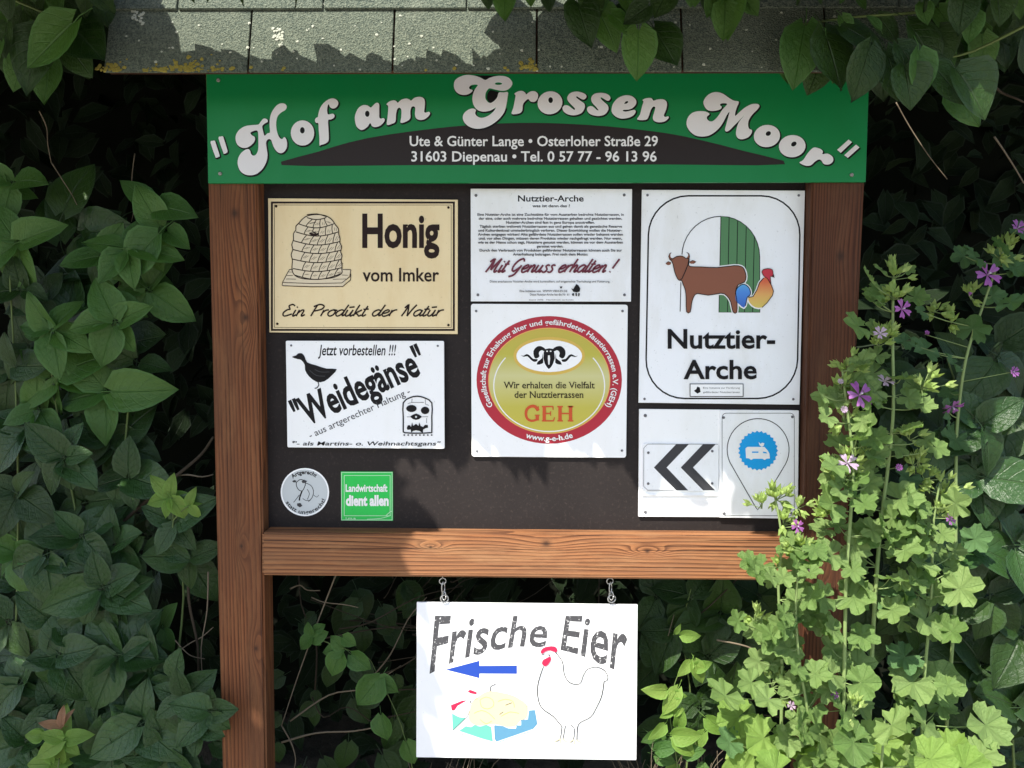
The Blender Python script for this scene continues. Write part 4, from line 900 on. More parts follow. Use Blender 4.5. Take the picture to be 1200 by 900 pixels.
def scatter_stuff(name, parent, mat, pts, nrm, sizes, width=0.66, rows=3, dirs=None, seed=1):
    """one mesh of many small leaves"""
    rg = np.random.RandomState(seed); variants = [leaf_arrays(width=width*k, rows=rows, seed=i, petiole=False) for i, k in enumerate((0.9, 1.0, 1.15))]
    V, F, U = [], [], []; off = 0
    N = len(pts)
    for i in range(N):
        v, f, u = variants[i % 3]; v = np.array(v); n = Vector(nrm[i]); d = Vector(dirs[i]) if dirs is not None else Vector(rg.normal(size=3))
        x = d.cross(n)
        if x.length < 1e-4: continue
        x.normalize(); z = x.cross(d.normalized()); Mx = np.array([x, d.normalized(), z])*sizes[i]
        V.append(v@Mx+np.array(pts[i])); U.append(np.array(u)); F.append(np.array(f)+off); off += len(v)
    V = np.concatenate(V); F = np.concatenate(F); U = np.concatenate(U)
    me = bpy.data.meshes.new(name); me.vertices.add(len(V)); me.vertices.foreach_set('co', V.astype(np.float32).ravel())
    me.loops.add(F.size); me.loops.foreach_set('vertex_index', F.astype(np.int32).ravel())
    me.polygons.add(len(F)); me.polygons.foreach_set('loop_start', np.arange(0, F.size, 4, dtype=np.int32))
    ul = me.uv_layers.new(name='uv'); ul.data.foreach_set('uv', U[F.ravel()].astype(np.float32).ravel())
    me.update(); me.validate(); me.shade_smooth()
    return link(name, me, parent, mat, kind='stuff')

# ------------------------------------------------------------------ hedge behind the board
hd = thing('hedge', 'dark dense hedge behind the notice board, almost black in its gaps', 'hedge', (0, 0.9, 0))
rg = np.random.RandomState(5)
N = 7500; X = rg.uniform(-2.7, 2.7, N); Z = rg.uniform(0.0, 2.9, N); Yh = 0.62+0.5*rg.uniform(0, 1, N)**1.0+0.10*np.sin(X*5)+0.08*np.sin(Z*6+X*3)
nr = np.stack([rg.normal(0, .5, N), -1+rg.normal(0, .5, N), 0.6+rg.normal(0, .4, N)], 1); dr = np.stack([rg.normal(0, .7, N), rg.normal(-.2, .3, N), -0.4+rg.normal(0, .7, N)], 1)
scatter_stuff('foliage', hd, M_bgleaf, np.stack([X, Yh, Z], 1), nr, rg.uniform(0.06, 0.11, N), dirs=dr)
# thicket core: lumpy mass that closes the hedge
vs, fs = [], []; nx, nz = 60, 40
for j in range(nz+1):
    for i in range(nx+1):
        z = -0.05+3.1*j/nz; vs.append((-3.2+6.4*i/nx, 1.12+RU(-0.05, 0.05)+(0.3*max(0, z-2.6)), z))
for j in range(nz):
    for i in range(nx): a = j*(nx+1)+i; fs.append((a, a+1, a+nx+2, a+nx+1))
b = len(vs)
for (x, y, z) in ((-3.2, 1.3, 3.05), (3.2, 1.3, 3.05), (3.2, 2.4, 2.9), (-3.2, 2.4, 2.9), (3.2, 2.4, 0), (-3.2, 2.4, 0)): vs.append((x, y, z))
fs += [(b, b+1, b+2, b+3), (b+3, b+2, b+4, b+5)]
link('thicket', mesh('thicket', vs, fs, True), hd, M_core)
# bare stems and twigs inside
def twig(parent, a, b, r, sag=0.02, mat=None, name='twig'):
    a, b = Vector(a), Vector(b); m1 = a.lerp(b, 0.35)+Vector((RU(-1, 1), RU(-1, 1), RU(-1, 1)))*sag; m2 = a.lerp(b, 0.7)+Vector((RU(-1, 1), RU(-1, 1), RU(-1, 1)))*sag
    T = Tubes(); T.add(smooth_path([a, m1, m2, b], 4), r, r*0.6, 5); return link(name, T.mesh(), parent, mat or M_twig)
for i in range(30):
    x = RU(-0.5, -0.12); z = RU(0.45, 0.88); Y = RU(0.12, 0.5); a = RU(-0.6, 1.9); L_ = RU(0.12, 0.5)
    twig(hd, (x, Y, z), (x+math.cos(a)*L_, Y+RU(-0.05, 0.05), z+math.sin(a)*L_*0.8), RU(0.001, 0.0022), 0.03, M_twig)
for i in range(16):
    x = RU(0.15, 0.5); z = RU(0.4, 0.9); Y = RU(0.1, 0.4); a = RU(-0.3, 2.2); L_ = RU(0.15, 0.4)
    twig(hd, (x, Y, z), (x+math.cos(a)*L_, Y, z+math.sin(a)*L_), RU(0.0012, 0.0025), 0.03)
for (p0, p1, Y, r) in (((395, 670), (330, 850), 0.08, .0016), ((365, 700), (420, 712), 0.1, .0014), ((340, 690), (375, 692), 0.1, .0016), ((330, 850), (345, 900), 0.09, .0016), ((340, 845), (470, 780), 0.14, .002), ((330, 870), (450, 850), 0.16, .0025), ((430, 800), (500, 700), 0.18, .0018)):
    twig(hd, P(*p0, Y), P(*p1, Y), r, 0.012, M_dry)
for (p0, p1, Y, r) in (((196, 566), (250, 512), 0.06, .004), ((195, 566), (110, 640), 0.08, .0045), ((200, 558), (250, 556), 0.07, .002), ((222, 652), (232, 800), 0.05, .0035), ((244, 670), (238, 800), 0.03, .0015), ((205, 750), (240, 772), 0.02, .0012), ((205, 766), (250, 735), 0.05, .0015),
    ((46, 130), (60, 190), 0.12, .0012), ((60, 190), (90, 240), 0.12, .0012), ((158, 180), (154, 260), 0.2, .0012), ((1165, 160), (1200, 215), 0.1, .002), ((840, 750), (925, 775), 0.06, .002), ((1160, 95), (1200, 120), 0.1, .003), ((1050, 120), (1110, 210), 0.2, .0014), ((790, 720), (775, 780), 0.1, .001)):
    twig(hd, P(*p0, Y), P(*p1, Y), r, 0.008, M_twig if r > 0.002 else M_dry)
# dry grass under the egg sign
dg = thing('dry_grass', 'tuft of dry straw coloured grass at the foot of the egg sign', 'grass', P(560, 960, 0.05))
dg['kind'] = 'stuff'
T = Tubes()
for i in range(60):
    x = random.choice([RU(500, 580), RU(735, 760), RU(760, 850)]); a = P(x, 960, RU(0, 0.1)); b_ = P(x+RU(-40, 40), RU(858, 915), a.y); T.add(smooth_path([a, a.lerp(b_, 0.6)+Vector((RU(-.01, .01), 0, .02)), b_], 3), 0.001, 0.0004, 3)
bpy.data.objects.remove(dg); dg = link('dry_grass', T.mesh(), None, M_dry, kind='stuff'); dg['label'] = 'dry straw coloured grass stalks at the foot of the hanging egg sign'; dg['category'] = 'grass'

# ------------------------------------------------------------------ vine left of the board
def stems(vn, paths, Y, r=0.0025, mat=None):
    for pts in paths:
        T = Tubes(); T.add(smooth_path([P(x, y, Y+RU(-0.01, 0.02)) for x, y in pts], 4), r, r*0.55, 5); link('stem', T.mesh(), vn, mat or M_gstem)
vl = thing('climbing_vine', 'broad leaved green vine covering the whole left side beside the left post', 'vine', (-0.85, 0.1, 0))
stems(vl, [[(60, 930), (80, 760), (90, 620), (75, 535), (60, 430), (65, 385)], [(150, 930), (130, 770), (130, 640), (150, 480), (135, 375), (150, 290)], [(205, 930), (200, 850), (215, 700), (205, 625), (195, 585)], [(10, 930), (20, 700), (20, 500), (10, 300)]], 0.06, 0.003)
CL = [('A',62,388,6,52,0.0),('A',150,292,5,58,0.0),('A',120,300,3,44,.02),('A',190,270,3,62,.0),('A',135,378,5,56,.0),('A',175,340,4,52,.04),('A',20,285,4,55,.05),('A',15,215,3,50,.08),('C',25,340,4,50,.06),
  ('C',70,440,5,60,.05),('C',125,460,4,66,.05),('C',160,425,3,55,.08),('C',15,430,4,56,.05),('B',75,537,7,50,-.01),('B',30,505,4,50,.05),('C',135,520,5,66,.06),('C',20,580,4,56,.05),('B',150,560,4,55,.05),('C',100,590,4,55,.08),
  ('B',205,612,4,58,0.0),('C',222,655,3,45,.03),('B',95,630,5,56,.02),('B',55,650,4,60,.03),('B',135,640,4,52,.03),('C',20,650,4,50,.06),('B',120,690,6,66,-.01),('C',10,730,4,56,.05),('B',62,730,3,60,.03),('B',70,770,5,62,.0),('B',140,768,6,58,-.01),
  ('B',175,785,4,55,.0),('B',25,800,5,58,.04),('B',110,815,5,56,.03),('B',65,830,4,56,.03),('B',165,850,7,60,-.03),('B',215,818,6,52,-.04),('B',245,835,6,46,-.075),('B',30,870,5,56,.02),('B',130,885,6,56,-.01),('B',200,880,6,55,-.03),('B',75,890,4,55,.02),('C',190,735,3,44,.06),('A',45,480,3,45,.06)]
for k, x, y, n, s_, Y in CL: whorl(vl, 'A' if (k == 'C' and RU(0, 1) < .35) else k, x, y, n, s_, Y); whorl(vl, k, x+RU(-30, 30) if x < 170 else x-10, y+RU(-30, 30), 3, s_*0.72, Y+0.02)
for i in range(90):
    while True:
        x, y = RU(-30, 245), RU(250, 920)
        if not (x > 175 and y < 560) and not (x > 185 and 660 < y < 780): break
    whorl(vl, random.choice('CCB'), x, y, 1, 62, RU(0.10, 0.22))
lf = [('Y',205,578,7,27,-.02)]
ys = thing('young_shoot', 'young lime green shoot in front of the vine, touching the left post at mid height', 'shoot', P(200, 640, 0.0))
whorl(ys, 'Y', 200, 583, 6, 31, -0.02, 70); whorl(ys, 'Y', 222, 592, 3, 25, -0.02, -30, 160)
stems(ys, [[(200, 640), (203, 610), (201, 583)], [(203, 610), (212, 600), (222, 592)]], -0.015, 0.0014)
yp = thing('young_shoot', 'pale yellow shoot with pinkish young leaves at bottom left', 'shoot', P(70, 930, -0.03))
whorl(yp, 'Y', 75, 868, 6, 36, -0.05, 20); whorl(yp, 'Y', 55, 862, 2, 34, -0.05, 160, 60); whorl(yp, 'Q', 72, 852, 3, 24, -0.06, 60, 120); whorl(yp, 'Y', 60, 895, 5, 30, -0.05)
stems(yp, [[(70, 930), (68, 900), (74, 868)]], -0.045, 0.0016)

# ------------------------------------------------------------------ vine over the roof
vt = thing('overhanging_vine', 'heart leaved vine hanging over the shingle roof and the top right corner', 'vine', (0.5, 0.2, 0))
TL = [(430,95,388,295,.9),(500,115,562,305,1),(655,170,612,340,1),(715,180,765,350,1),(800,90,905,240,1),(690,100,640,60,.8),(560,90,700,165,.8),(880,100,905,245,1),(760,160,830,270,1),(960,240,1058,410,1),(945,320,1032,440,1),(880,230,985,360,1),(990,-20,962,112,1),(1100,-30,1112,92,1),(1160,-40,1190,60,1),(150,10,148,140,1),(210,-20,255,60,1),(600,-20,640,35,1),(840,10,850,90,.8),(690,60,750,150,1),(560,60,600,130,1),(780,230,800,380,1),(830,180,850,330,1),(1020,40,1010,150,1),(900,30,940,120,1),(120,-20,90,60,1),(50,-60,40,20,1)]
for (a, b, c, d, k) in TL: leaf_at(vt, 'H', (800+a/3, b/3), (800+c/3, d/3), RU(-0.27, -0.20), RU(0, 0.3))
for (a, b, c, d) in [(225,-40,215,30),(270,-40,282,72),(360,-30,365,25),(430,-20,430,38),(530,10,570,160),(600,30,672,165),(650,50,740,118),(700,30,640,90),(745,110,748,275),(800,100,872,238),(620,-30,580,80),(780,20,700,80),(1060,-30,1040,140),(1120,-10,1160,50),(1000,-40,985,40),(560,-40,610,60),(690,-50,720,60),(850,-40,800,60),(930,-50,930,20)]:
    leaf_at(vt, 'H', (500+a/3, b/3), (500+c/3, d/3), RU(-0.26, -0.20), RU(0, 0.3))
for i in range(70):
    x = RU(900, 1215); y = RU(-40, 75 if x < 1120 else 45); s_ = RU(32, 50); leaf_at(vt, 'H', (x, y), (x+RU(-22, 22), y+s_), RU(-0.15, 0.05), RU(-.1, 0.3))
stems(vt, [[(1220, -30), (1100, 10), (1000, 20), (930, 30)], [(1220, 20), (1140, 60), (1090, 70)], [(960, -30), (800, -20), (700, -5), (560, -12)]], -0.20, 0.0028)
vc = thing('overhanging_vine', 'heart leaved vine hanging into the top left corner beside the roof end', 'vine', (-0.85, 0.2, 0))
for (a, b, c, d) in [(190,62,75,178),(185,62,285,165),(130,155,132,275),(215,60,285,60),(60,30,30,110),(110,90,70,240),(20,60,15,150),(180,120,245,205),(270,0,290,70),(90,-20,100,60),(150,-30,165,50),(230,-30,215,40),(30,-30,20,50),(5,110,-10,200),(60,150,40,240),(250,-20,300,30),(110,10,140,90)]:
    leaf_at(vc, 'H', (a/2.25, b/2.25), (c/2.25, d/2.25), RU(-0.24, -0.16), RU(0, 0.3))
for i in range(26):
    x = RU(-30, 105); y = RU(-40, 60); leaf_at(vc, 'H', (x, y), (x+RU(-20, 20), y+RU(38, 55)), RU(-0.12, 0.08), RU(-.1, .3))
stems(vc, [[(-30, -20), (40, 10), (85, 28)], [(-30, 40), (30, 60), (60, 70)]], -0.18, 0.0028)
# the thick mat of the vine above the roof, outside the picture, that shades the board
def canopy():
    out = []
    for i in range(110000):
        x, y = RU(-2.4, 1.6), RU(-1.35, 1.2); wv_ = 0.035*math.sin(x*13)+0.025*math.sin(x*29+1); z = RU(0.49, 0.53)
        if x < -0.70+wv_ and (y > -0.42 or x < -0.225+0.767*y+wv_*0.4 or (x+0.93)**2+(y+0.90)**2 < 0.005):
            z = RU(0.58, 0.66)+0.25*max(0, -0.9-y); ok = y > -1.30+wv_*2 and not (x < -1.02 and math.sin(x*23+1+y*5)*math.sin(y*19-x*4) > 0.50-0.25*max(0, -y))
        elif x < 0.30:
            z = 0.375*(y+1.5)+RU(0.075, 0.10); ok = -0.6*(z-(-0.18 if x < -0.16 else (-0.25 if x < 0.05 else -0.40)))+wv_*0.35 < y < (-0.6*(z-0.105) if x < -0.03+wv_ else -0.13)
        elif x < 0.95: z = 0.375*(y+1.5)+RU(0.075, 0.12); ok = -0.38+wv_ < y < (-0.13 if x < 0.72 else 0.25)
        else: ok = -0.15 < y < 0.9; z = 0.62
        if y > 0.12: ok = True; z = RU(0.72, 0.95)+0.2*max(0, y-0.4)
        if -0.66 < x < 0.72 and -0.2 < y <= 0.12: ok = False
        if ok: out.append((x, y, CZ+z))
        if ok and -0.9 < x < 0.45 and -0.6 < y < -0.19: out += [(x+RU(-.03, .03), y+RU(-.03, .006), CZ+z+RU(0, .012)) for q_ in range(4)]
        if len(out) >= 26000: break
    return out
cp = canopy(); N = len(cp); rg = np.random.RandomState(8)
nr = np.stack([rg.normal(-.3, .35, N), rg.normal(-.3, .35, N), np.ones(N)], 1); dr = np.stack([rg.normal(0, 1, N), rg.normal(0, 1, N), rg.normal(-.25, .2, N)], 1)
scatter_stuff('foliage', vt, M_leafC, cp, nr, np.array([(0.045 if (-0.7 < p[0] < 0.3 and (p[1] > -0.34 or p[1] < -0.39)) else 0.08)*RU(0.8, 1.2) for p in cp]), width=0.8, dirs=dr)

# ------------------------------------------------------------------ vines right and below
vr = thing('climbing_vine', 'dark broad leaved vine behind the flowering mallow on the right edge', 'vine', (0.95, 0.2, 0))
stems(vr, [[(1190, 930), (1180, 750), (1170, 600), (1130, 480), (1110, 420)], [(1120, 930), (1100, 700), (1080, 560)]], 0.1, 0.003)
for k, x, y, n, s_, Y in [('B',1150,500,4,70,.0),('B',1105,505,3,60,.02),('B',1150,560,4,72,.02),('C',1190,480,3,66,.05),('C',1180,560,4,70,.06),('B',1140,640,4,72,.03),('B',1190,640,4,70,.03),('C',1100,600,4,60,.08),('C',1160,700,5,70,.05),('C',1120,680,4,60,.08),('C',1200,740,4,66,.06),('C',1150,780,5,66,.08),('C',1190,830,5,70,.06),('C',1130,860,5,66,.08),('C',1070,620,4,55,.1),('C',1060,500,3,52,.1),('C',1090,440,3,55,.1),('C',1170,420,3,60,.08),('B',1120,540,3,60,.03),('C',1060,720,4,55,.1),('C',1040,430,3,45,.14)]:
    whorl(vr, k, x, y, n, s_, Y, None if n > 3 else 230, 360 if n > 3 else 150)
for i in range(60):
    x, y = RU(1010, 1240), RU(400, 920); whorl(vr, 'C', x, y, 1, 64, RU(0.12, 0.26))
vb = thing('small_vine', 'dark leaved vine under the crossbeam, right of the egg sign', 'vine', (0.3, 0.12, 0))
for x, y, n, s_, Y in [(810,700,4,48,.1),(790,740,4,48,.1),(845,720,4,52,.1),(830,770,4,48,.1),(870,750,3,50,.12),(770,780,3,45,.12),(820,830,4,48,.08),(890,700,4,46,.14),(770,700,3,46,.14),(850,820,4,46,.1),(790,860,3,44,.12)]: whorl(vb, 'C', x, y, n, s_, Y)
stems(vb, [[(800, 940), (810, 830), (800, 740), (810, 690)], [(860, 940), (850, 800), (870, 700)]], 0.1, 0.0022)
vy = thing('small_vine', 'low vine with bright lime green sunlit leaves beside the egg sign corner', 'vine', P(800, 940, 0.02))
for a, b, c, d in [(330,410,360,500),(310,410,250,470),(330,440,400,410),(250,540,180,640),(230,560,290,560),(220,640,170,660),(225,650,275,620),(190,700,120,760),(230,750,350,730),(235,760,330,820),(250,700,270,620),(200,545,90,530),(270,290,350,290),(240,280,265,240)]:
    leaf_at(vy, 'Y', (730+a/3.91, 670+b/3.91), (730+c/3.91, 670+d/3.91), 0.0, 0.4, 0.5)
for i in range(10): x, y = RU(755, 830), RU(835, 900); leaf_at(vy, random.choice('YA'), (x, y), (x+RU(-25, 25), y+RU(-22, 20)), RU(0, .04), 0.4, 0.5)
stems(vy, [[(800, 940), (790, 870), (785, 830), (795, 790), (812, 775)], [(820, 940), (815, 870), (790, 850)]], 0.01, 0.0014)
vs_ = thing('small_vine', 'thin trailing vine with a few small round leaves left of the egg sign', 'vine', P(470, 930, 0.08))
for a, b, c, d in [(250,300,205,350),(255,310,320,270),(250,290,235,235),(255,300,300,330),(400,352,310,360),(400,350,345,300),(385,370,350,470),(400,300,460,330),(440,380,525,440),(565,490,470,600),(560,490,650,540),(575,660,600,765),(690,780,730,870),(270,270,310,240)]:
    leaf_at(vs_, 'S', (300+a/3.91, 670+b/3.91), (300+c/3.91, 670+d/3.91), 0.05, 0.2, 0.4)
stems(vs_, [[(490, 930), (470, 850), (442, 790), (430, 770), (402, 760), (370, 748)], [(402, 760), (365, 745)]], 0.055, 0.0011)
for i in range(38): x, y = RU(310, 500), RU(680, 910); leaf_at(vs_, 'C', (x, y), (x+RU(-25, 25), y+RU(10, 36)), RU(.25, .5), 0.2, 0.6)

# ------------------------------------------------------------------ mallows
def mallow_leaf(seed, lob=0.5, segs=34, cup=0.22):
    rg_ = random.Random(seed); vs, uv, fs = [(0, 0, 0)], [(0.5, 0.02)], []
    prof = []
    for i in range(segs):
        f = -168+336*i/(segs-1)
        l = abs(math.cos(math.pi*f/66)); r = (1-lob)+lob*l**0.6; r *= 1-0.15*abs(f)/168; tooth = 0.035*(1 if i % 2 else -1)
        r += tooth+rg_.uniform(-0.03, 0.03); prof.append((f, r))
    for ring in (0.34, 0.68, 1.0):
        for f, r in prof:
            a = R(90-f); rr_ = ring*(r if ring == 1 else (ring*r+(1-ring)*0.8)); w_ = math.cos(math.pi*f/33)
            z = cup*rr_**2*0.8 - 0.075*w_*ring + rg_.uniform(-0.018, 0.018)*ring + (0.05*math.sin(f*0.13+seed)+0.05*math.sin(f*0.31+seed*2))*ring**2
            vs.append((math.cos(a)*rr_*0.55, math.sin(a)*rr_*0.55, z*0.6)); dd = ((f+33) % 66)-33; uv.append((0.5+dd/66, ring*0.98))
    for i in range(segs-1):
        fs.append((0, 2+i, 1+i)); fs.append((1+i, 2+i, 2+segs+i, 1+segs+i)); fs.append((1+segs+i, 2+segs+i, 2+2*segs+i, 1+2*segs+i))
    return mesh('mallow_leaf', vs, fs, True, uv)
def mset(mat, lob, n=4, cup=0.22):
    o = []
    for i in range(n): me = mallow_leaf(i*5+int(lob*100), lob, cup=RU(0.1, 0.5)*cup*3); me.materials.append(mat); o.append(me)
    return o
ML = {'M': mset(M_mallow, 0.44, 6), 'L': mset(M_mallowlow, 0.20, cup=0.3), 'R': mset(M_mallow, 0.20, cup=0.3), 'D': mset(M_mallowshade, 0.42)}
def bud_mesh(seed):
    rg_ = random.Random(seed); vs, fs, uv = [], [], []
    for k in range(5):
        a = 2*math.pi*k/5; c_, s_ = math.cos(a), math.sin(a); w_ = 0.30; b = len(vs); sp_ = rg_.uniform(0.3, 0.75)
        for (r, z, ww) in ((0.05, 0, 0.12), (0.30, 0.35, w_), (0.30+0.4*sp_, 1.0, 0.02)):
            for sd_ in (-1, 1): vs.append((c_*r-s_*ww*sd_, s_*r+c_*ww*sd_, z)); uv.append((0.5+sd_*.4, z))
        fs += [(b, b+1, b+3, b+2), (b+2, b+3, b+5, b+4)]
    b = len(vs)
    for (r, z) in ((0.10, -0.15), (0.27, 0.15), (0.24, 0.45), (0.02, 0.72)):
        for k in range(6): a = 2*math.pi*k/6; vs.append((math.cos(a)*r, math.sin(a)*r, z)); uv.append((0.7, 0.4))
    for i in range(3):
        for k in range(6): a = b+i*6+k; c_ = b+i*6+(k+1) % 6; fs.append((a, c_, c_+6, a+6))
    return mesh('bud', vs, fs, True, uv)
BUD = []
for i in range(3): me = bud_mesh(i); me.materials.append(M_bud); BUD.append(me)
def petal_mesh():
    vs, fs, uv = [], [], []
    rows = ((0.05, 0.03, 0), (0.35, 0.13, 0.10), (0.7, 0.27, 0.14), (0.97, 0.27, 0.04))
    for (y, w_, z) in rows:
        for u in (-1, -0.4, 0, 0.4, 1): vs.append((u*w_, y-(0.13*(1-abs(u)*2.0) if y > 0.9 and abs(u) < 0.5 else 0), z-0.03*abs(u))); uv.append((0.5+u*0.5, y))
    for i in range(3):
        for k in range(4): a = i*5+k; fs.append((a, a+1, a+6, a+5))
    return mesh('petal', vs, fs, True, uv)
PET = {}
for k, m in (('v', M_petal), ('p', M_petalpale)): PET[k] = petal_mesh(); PET[k].materials.append(m)
T = Tubes(); T.add([Vector((0, 0, 0)), Vector((0, 0, 0.5)), Vector((0, 0, 0.55))], 0.07, 0.11, 6); CEN = T.mesh('flower_centre'); CEN.materials.append(M_pollen)
def flower(parent, px, py, rpx, Y, face=(0, -1, 0.5), col='v', openness=1.0):
    c_ = P(px, py, Y); r = rpx*SC(Y); n = Vector(face).normalized(); x = n.cross(Vector((0.2, 0.3, 1))).normalized(); y = n.cross(x)
    root_ = put(CEN, parent, c_, y, n, r*0.7, 'flower')
    for k in range(5):
        a = 2*math.pi*k/5+0.3; d = (x*math.cos(a)+y*math.sin(a))*openness + n*(1.15-openness)
        o = bpy.data.objects.new('petal', PET[col]); COL.objects.link(o); o.parent = root_
        o.matrix_parent_inverse = root_.matrix_basis.inverted(); o.matrix_basis = frame_m(c_, d, n-d*0.2, r)
def mallow(label, path, Y, r, leaves, buds, flowers=(), auto=0, key='M'):
    base_ = P(*path[0], Y); root_ = thing('mallow_plant', label, 'flower', (base_.x, Y, 0.0), 'mallow plants in front of the right post')
    pts = smooth_path([P(x+RU(-3.5, 3.5)*(k_ > 0), y, Y+RU(-.008, .008)) for k_, (x, y) in enumerate(path)], 5); full = [Vector((base_.x+RU(-.02, .02), Y, 0.0))]+pts if base_.z > 0.05 else pts
    T = Tubes(); T.add(full, r, r*0.5, 7)
    def near(p):
        c = [q_ for q_ in pts if q_.z < p.z+0.01] or pts[:1]; return min(c, key=lambda q_: (q_-p).length + 0.3*abs(q_.z-(p.z-0.03)))
    allv = list(leaves)
    for i in range(int(auto*2.3)):
        q_ = random.choice(pts[1:]); k = RU(0, 1); sz = RU(22, 36); side = random.choice((-1, 1))
        pxy = path[min(int(k*(len(path)-1)), len(path)-2)]; nx_ = path[min(int(k*(len(path)-1))+1, len(path)-1)]; f = RU(0, 1)
        allv.append((pxy[0]+(nx_[0]-pxy[0])*f+side*RU(6, 30), pxy[1]+(nx_[1]-pxy[1])*f+RU(-14, 10), sz))
    for lv in allv:
        x, y, sz = lv[:3]; sz = min(sz, 50); kk = lv[3] if len(lv) > 3 else key; Yl_ = Y+RU(-0.05, 0.03); c_ = P(x, y, Yl_); s0 = near(c_)
        ang = math.atan2(-(y-0)*0, 1); out_ = (c_-s0); out_.y *= 0.5
        d = (out_.normalized()*0.9+ZU*RU(-0.7, 0.1)+TW*0.3+XR*RU(-.3, .3)) if out_.length > 0.005 else Vector((RU(-1, 1), -.2, RU(-1, .2)))
        n_ = TW*RU(0.6, 1.2)+ZU*RU(0.35, 1.0)+XR*RU(-0.35, 0.35)
        put(random.choice(ML[kk]), root_, c_, d, n_, sz*SC(Y)*1.12, 'leaf')
        T.add(smooth_path([s0, s0.lerp(c_, 0.55)+ZU*-0.004, c_+Vector((0, 0.001, 0))], 3), 0.0011, 0.0008, 4)
    for (x, y, n, sp_) in buds:
        for i in range(n):
            bx, by = x+random.gauss(0, sp_), y+random.gauss(0, sp_*0.8); c_ = P(bx, by, Y+RU(-0.012, 0.012))
            d0 = Vector((bx-x, RU(-6, 2), -(by-y)+5)).normalized(); put(random.choice(BUD), root_, c_, d0.cross(XR+ZU*.1), d0, RU(8, 12)*SC(Y), 'bud')
            T.add([P(x, y+6, Y), c_], 0.0008, 0.0006, 3)
    for fl in flowers: 
        flower(root_, fl[0], fl[1], fl[2], Y-0.02, *(fl[3:])); c_ = P(fl[0], fl[1], Y-0.02); T.add([near(c_), c_], 0.0009, 0.0007, 4)
    link('stem', T.mesh(), root_, M_mstem); return root_
mallow('mallow stem in front of the left half of the right post, passing the crossbeam end', [(913, 960), (914, 860), (916, 760), (915, 690), (913, 630), (911, 580)], -0.16, 0.0034,
  [(945, 645, 42), (880, 658, 30), (930, 668, 34), (938, 715, 44), (925, 730, 30, 'D'), (955, 720, 30), (865, 728, 26), (925, 748, 30), (850, 815, 44), (880, 800, 34), (935, 800, 28), (905, 775, 24), (865, 840, 46, 'L'), (895, 865, 60, 'L'), (855, 870, 34, 'D'), (880, 885, 60, 'L'), (935, 880, 44, 'L')],
  [(910, 580, 12, 9), (918, 610, 9, 6), (893, 590, 5, 5), (885, 722, 4, 6), (915, 655, 4, 5), (905, 800, 8, 10), (935, 590, 5, 5)], [(934, 617, 9, (0.3, -1, 0.3)), (917, 722, 6, (0.3, -1, 0.5), 'v', 0.6), (927, 827, 6, (0, -1, .6), 'p', .8), (898, 820, 7, (0, -1, .6), 'p', .9)], 10)
mallow('tall mallow with a leafy flower spire rising beside the right post', [(1015, 960), (1022, 780), (1030, 640), (1038, 550), (1044, 480), (1045, 400), (1047, 325)], -0.14, 0.0040,
  [(1005, 382, 36), (1072, 348, 28), (1032, 316, 18), (1065, 316, 14), (1025, 458, 32), (1070, 452, 36), (1082, 475, 26), (1022, 535, 28), (1055, 585, 44), (1085, 515, 24), (1098, 525, 24), (1010, 560, 28), (1060, 610, 34), (1000, 500, 26), (1035, 620, 34), (1060, 645, 40), (1010, 680, 40), (1075, 640, 28), (1045, 700, 44, 'D'), (1005, 660, 30)],
  [(1048, 322, 9, 7), (1050, 345, 6, 5), (1040, 390, 9, 6), (1030, 400, 5, 5), (1080, 450, 8, 9), (1066, 510, 5, 6), (1075, 540, 5, 5)], [(1057, 362, 12, (0.3, -1, 0.2)), (1031, 391, 9, (-.2, -1, .5), 'p', .8), (1037, 447, 11, (0, -.7, 1), 'p'), (1052, 548, 6, (0, -1, .3), 'v', .6)], 14)
mallow('bushy mallow stem overlapping the right post with a large pale violet bloom halfway up', [(985, 960), (988, 800), (992, 680), (996, 600), (998, 540), (993, 470), (990, 430)], -0.18, 0.0036,
  [(968, 466, 30), (985, 520, 34), (1010, 500, 22), (975, 590, 44), (990, 570, 36), (965, 620, 30), (1000, 640, 38), (975, 650, 36), (1012, 590, 30), (1000, 700, 44), (965, 700, 36), (1010, 745, 34), (975, 760, 30), (1005, 780, 40), (975, 790, 40), (990, 835, 50, 'R'), (960, 860, 54, 'R'), (1010, 800, 38, 'R'), (950, 830, 36), (985, 880, 60, 'R'), (940, 850, 40)],
  [(992, 430, 12, 9), (985, 450, 5, 5), (990, 490, 10, 9), (1000, 540, 10, 9), (985, 560, 7, 8), (975, 545, 6, 6), (970, 600, 6, 6)], [(1007, 463, 17, (0.2, -1, 0.5), 'v'), (993, 543, 13, (-.1, -1, .6), 'p'), (984, 448, 5, (0, -1, .5), 'p', .6), (988, 480, 6, (0, -1, .2), 'p', .6), (977, 814, 6, (0, -1, .3), 'v', .7)], 16)
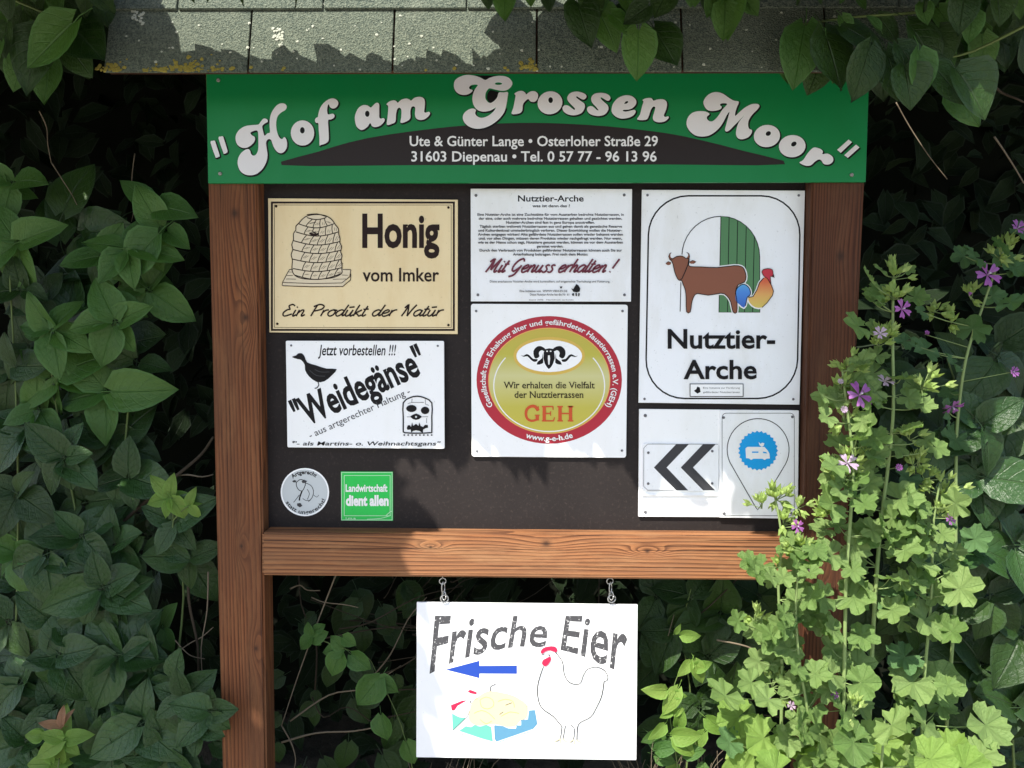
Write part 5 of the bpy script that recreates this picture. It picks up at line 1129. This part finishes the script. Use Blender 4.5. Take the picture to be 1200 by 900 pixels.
mallow('right hand mallow stem with a leafy crown and small violet flower in open shade', [(1080, 960), (1082, 820), (1088, 700), (1096, 620), (1100, 570)], -0.12, 0.0034,
  [(1075, 590, 38), (1110, 585, 26), (1125, 690, 46), (1080, 660, 40), (1060, 690, 44), (1100, 650, 30), (1085, 725, 48), (1115, 740, 34), (1060, 770, 40, 'D'), (1100, 800, 62, 'R'), (1070, 800, 56, 'R'), (1155, 850, 50, 'R'), (1085, 850, 70, 'R'), (1060, 880, 64, 'L'), (1110, 880, 60, 'L'), (1150, 885, 40), (1030, 870, 50, 'L')],
  [(1105, 575, 14, 10), (1100, 600, 6, 6), (1085, 560, 5, 5), (1070, 540, 5, 5)], [(1113, 608, 8, (0.3, -1, .2), 'v', .9)], 14)
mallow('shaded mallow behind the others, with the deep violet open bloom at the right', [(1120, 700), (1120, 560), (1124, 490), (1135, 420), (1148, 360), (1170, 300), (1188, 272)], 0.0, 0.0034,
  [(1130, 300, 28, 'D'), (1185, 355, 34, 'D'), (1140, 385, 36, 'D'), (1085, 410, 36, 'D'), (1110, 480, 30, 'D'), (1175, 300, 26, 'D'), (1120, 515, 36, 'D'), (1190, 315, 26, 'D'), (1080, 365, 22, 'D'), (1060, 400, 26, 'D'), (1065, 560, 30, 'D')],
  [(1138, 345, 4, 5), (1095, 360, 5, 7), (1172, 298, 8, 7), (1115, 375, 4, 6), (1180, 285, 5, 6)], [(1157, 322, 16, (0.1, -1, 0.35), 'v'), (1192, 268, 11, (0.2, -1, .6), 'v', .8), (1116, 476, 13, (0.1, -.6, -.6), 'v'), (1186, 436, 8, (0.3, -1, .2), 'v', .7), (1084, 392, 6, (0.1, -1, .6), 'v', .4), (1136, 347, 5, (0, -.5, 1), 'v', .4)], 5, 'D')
mallow('slender pale mallow leaning left between the crossbeam end and the post foot', [(960, 960), (950, 850), (938, 760), (930, 690), (940, 640)], -0.20, 0.0028,
  [(950, 700, 34), (925, 760, 34), (955, 790, 36), (935, 660, 26), (900, 820, 36), (940, 850, 40, 'R')], [(941, 640, 8, 7)], [(950, 672, 7, (0.2, -1, .3), 'v', .8)], 9)
mallow('low broad leaved mallow in the bottom right corner', [(1030, 1000), (1030, 900), (1040, 840)], -0.22, 0.003,
  [(1000, 870, 64, 'R'), (1045, 850, 60, 'R'), (1090, 890, 70, 'L'), (960, 895, 64, 'L'), (1130, 900, 56, 'L'), (910, 905, 60, 'L'), (1025, 905, 60, 'L'), (870, 905, 56, 'L')], [(1000, 830, 5, 6)], [], 0)
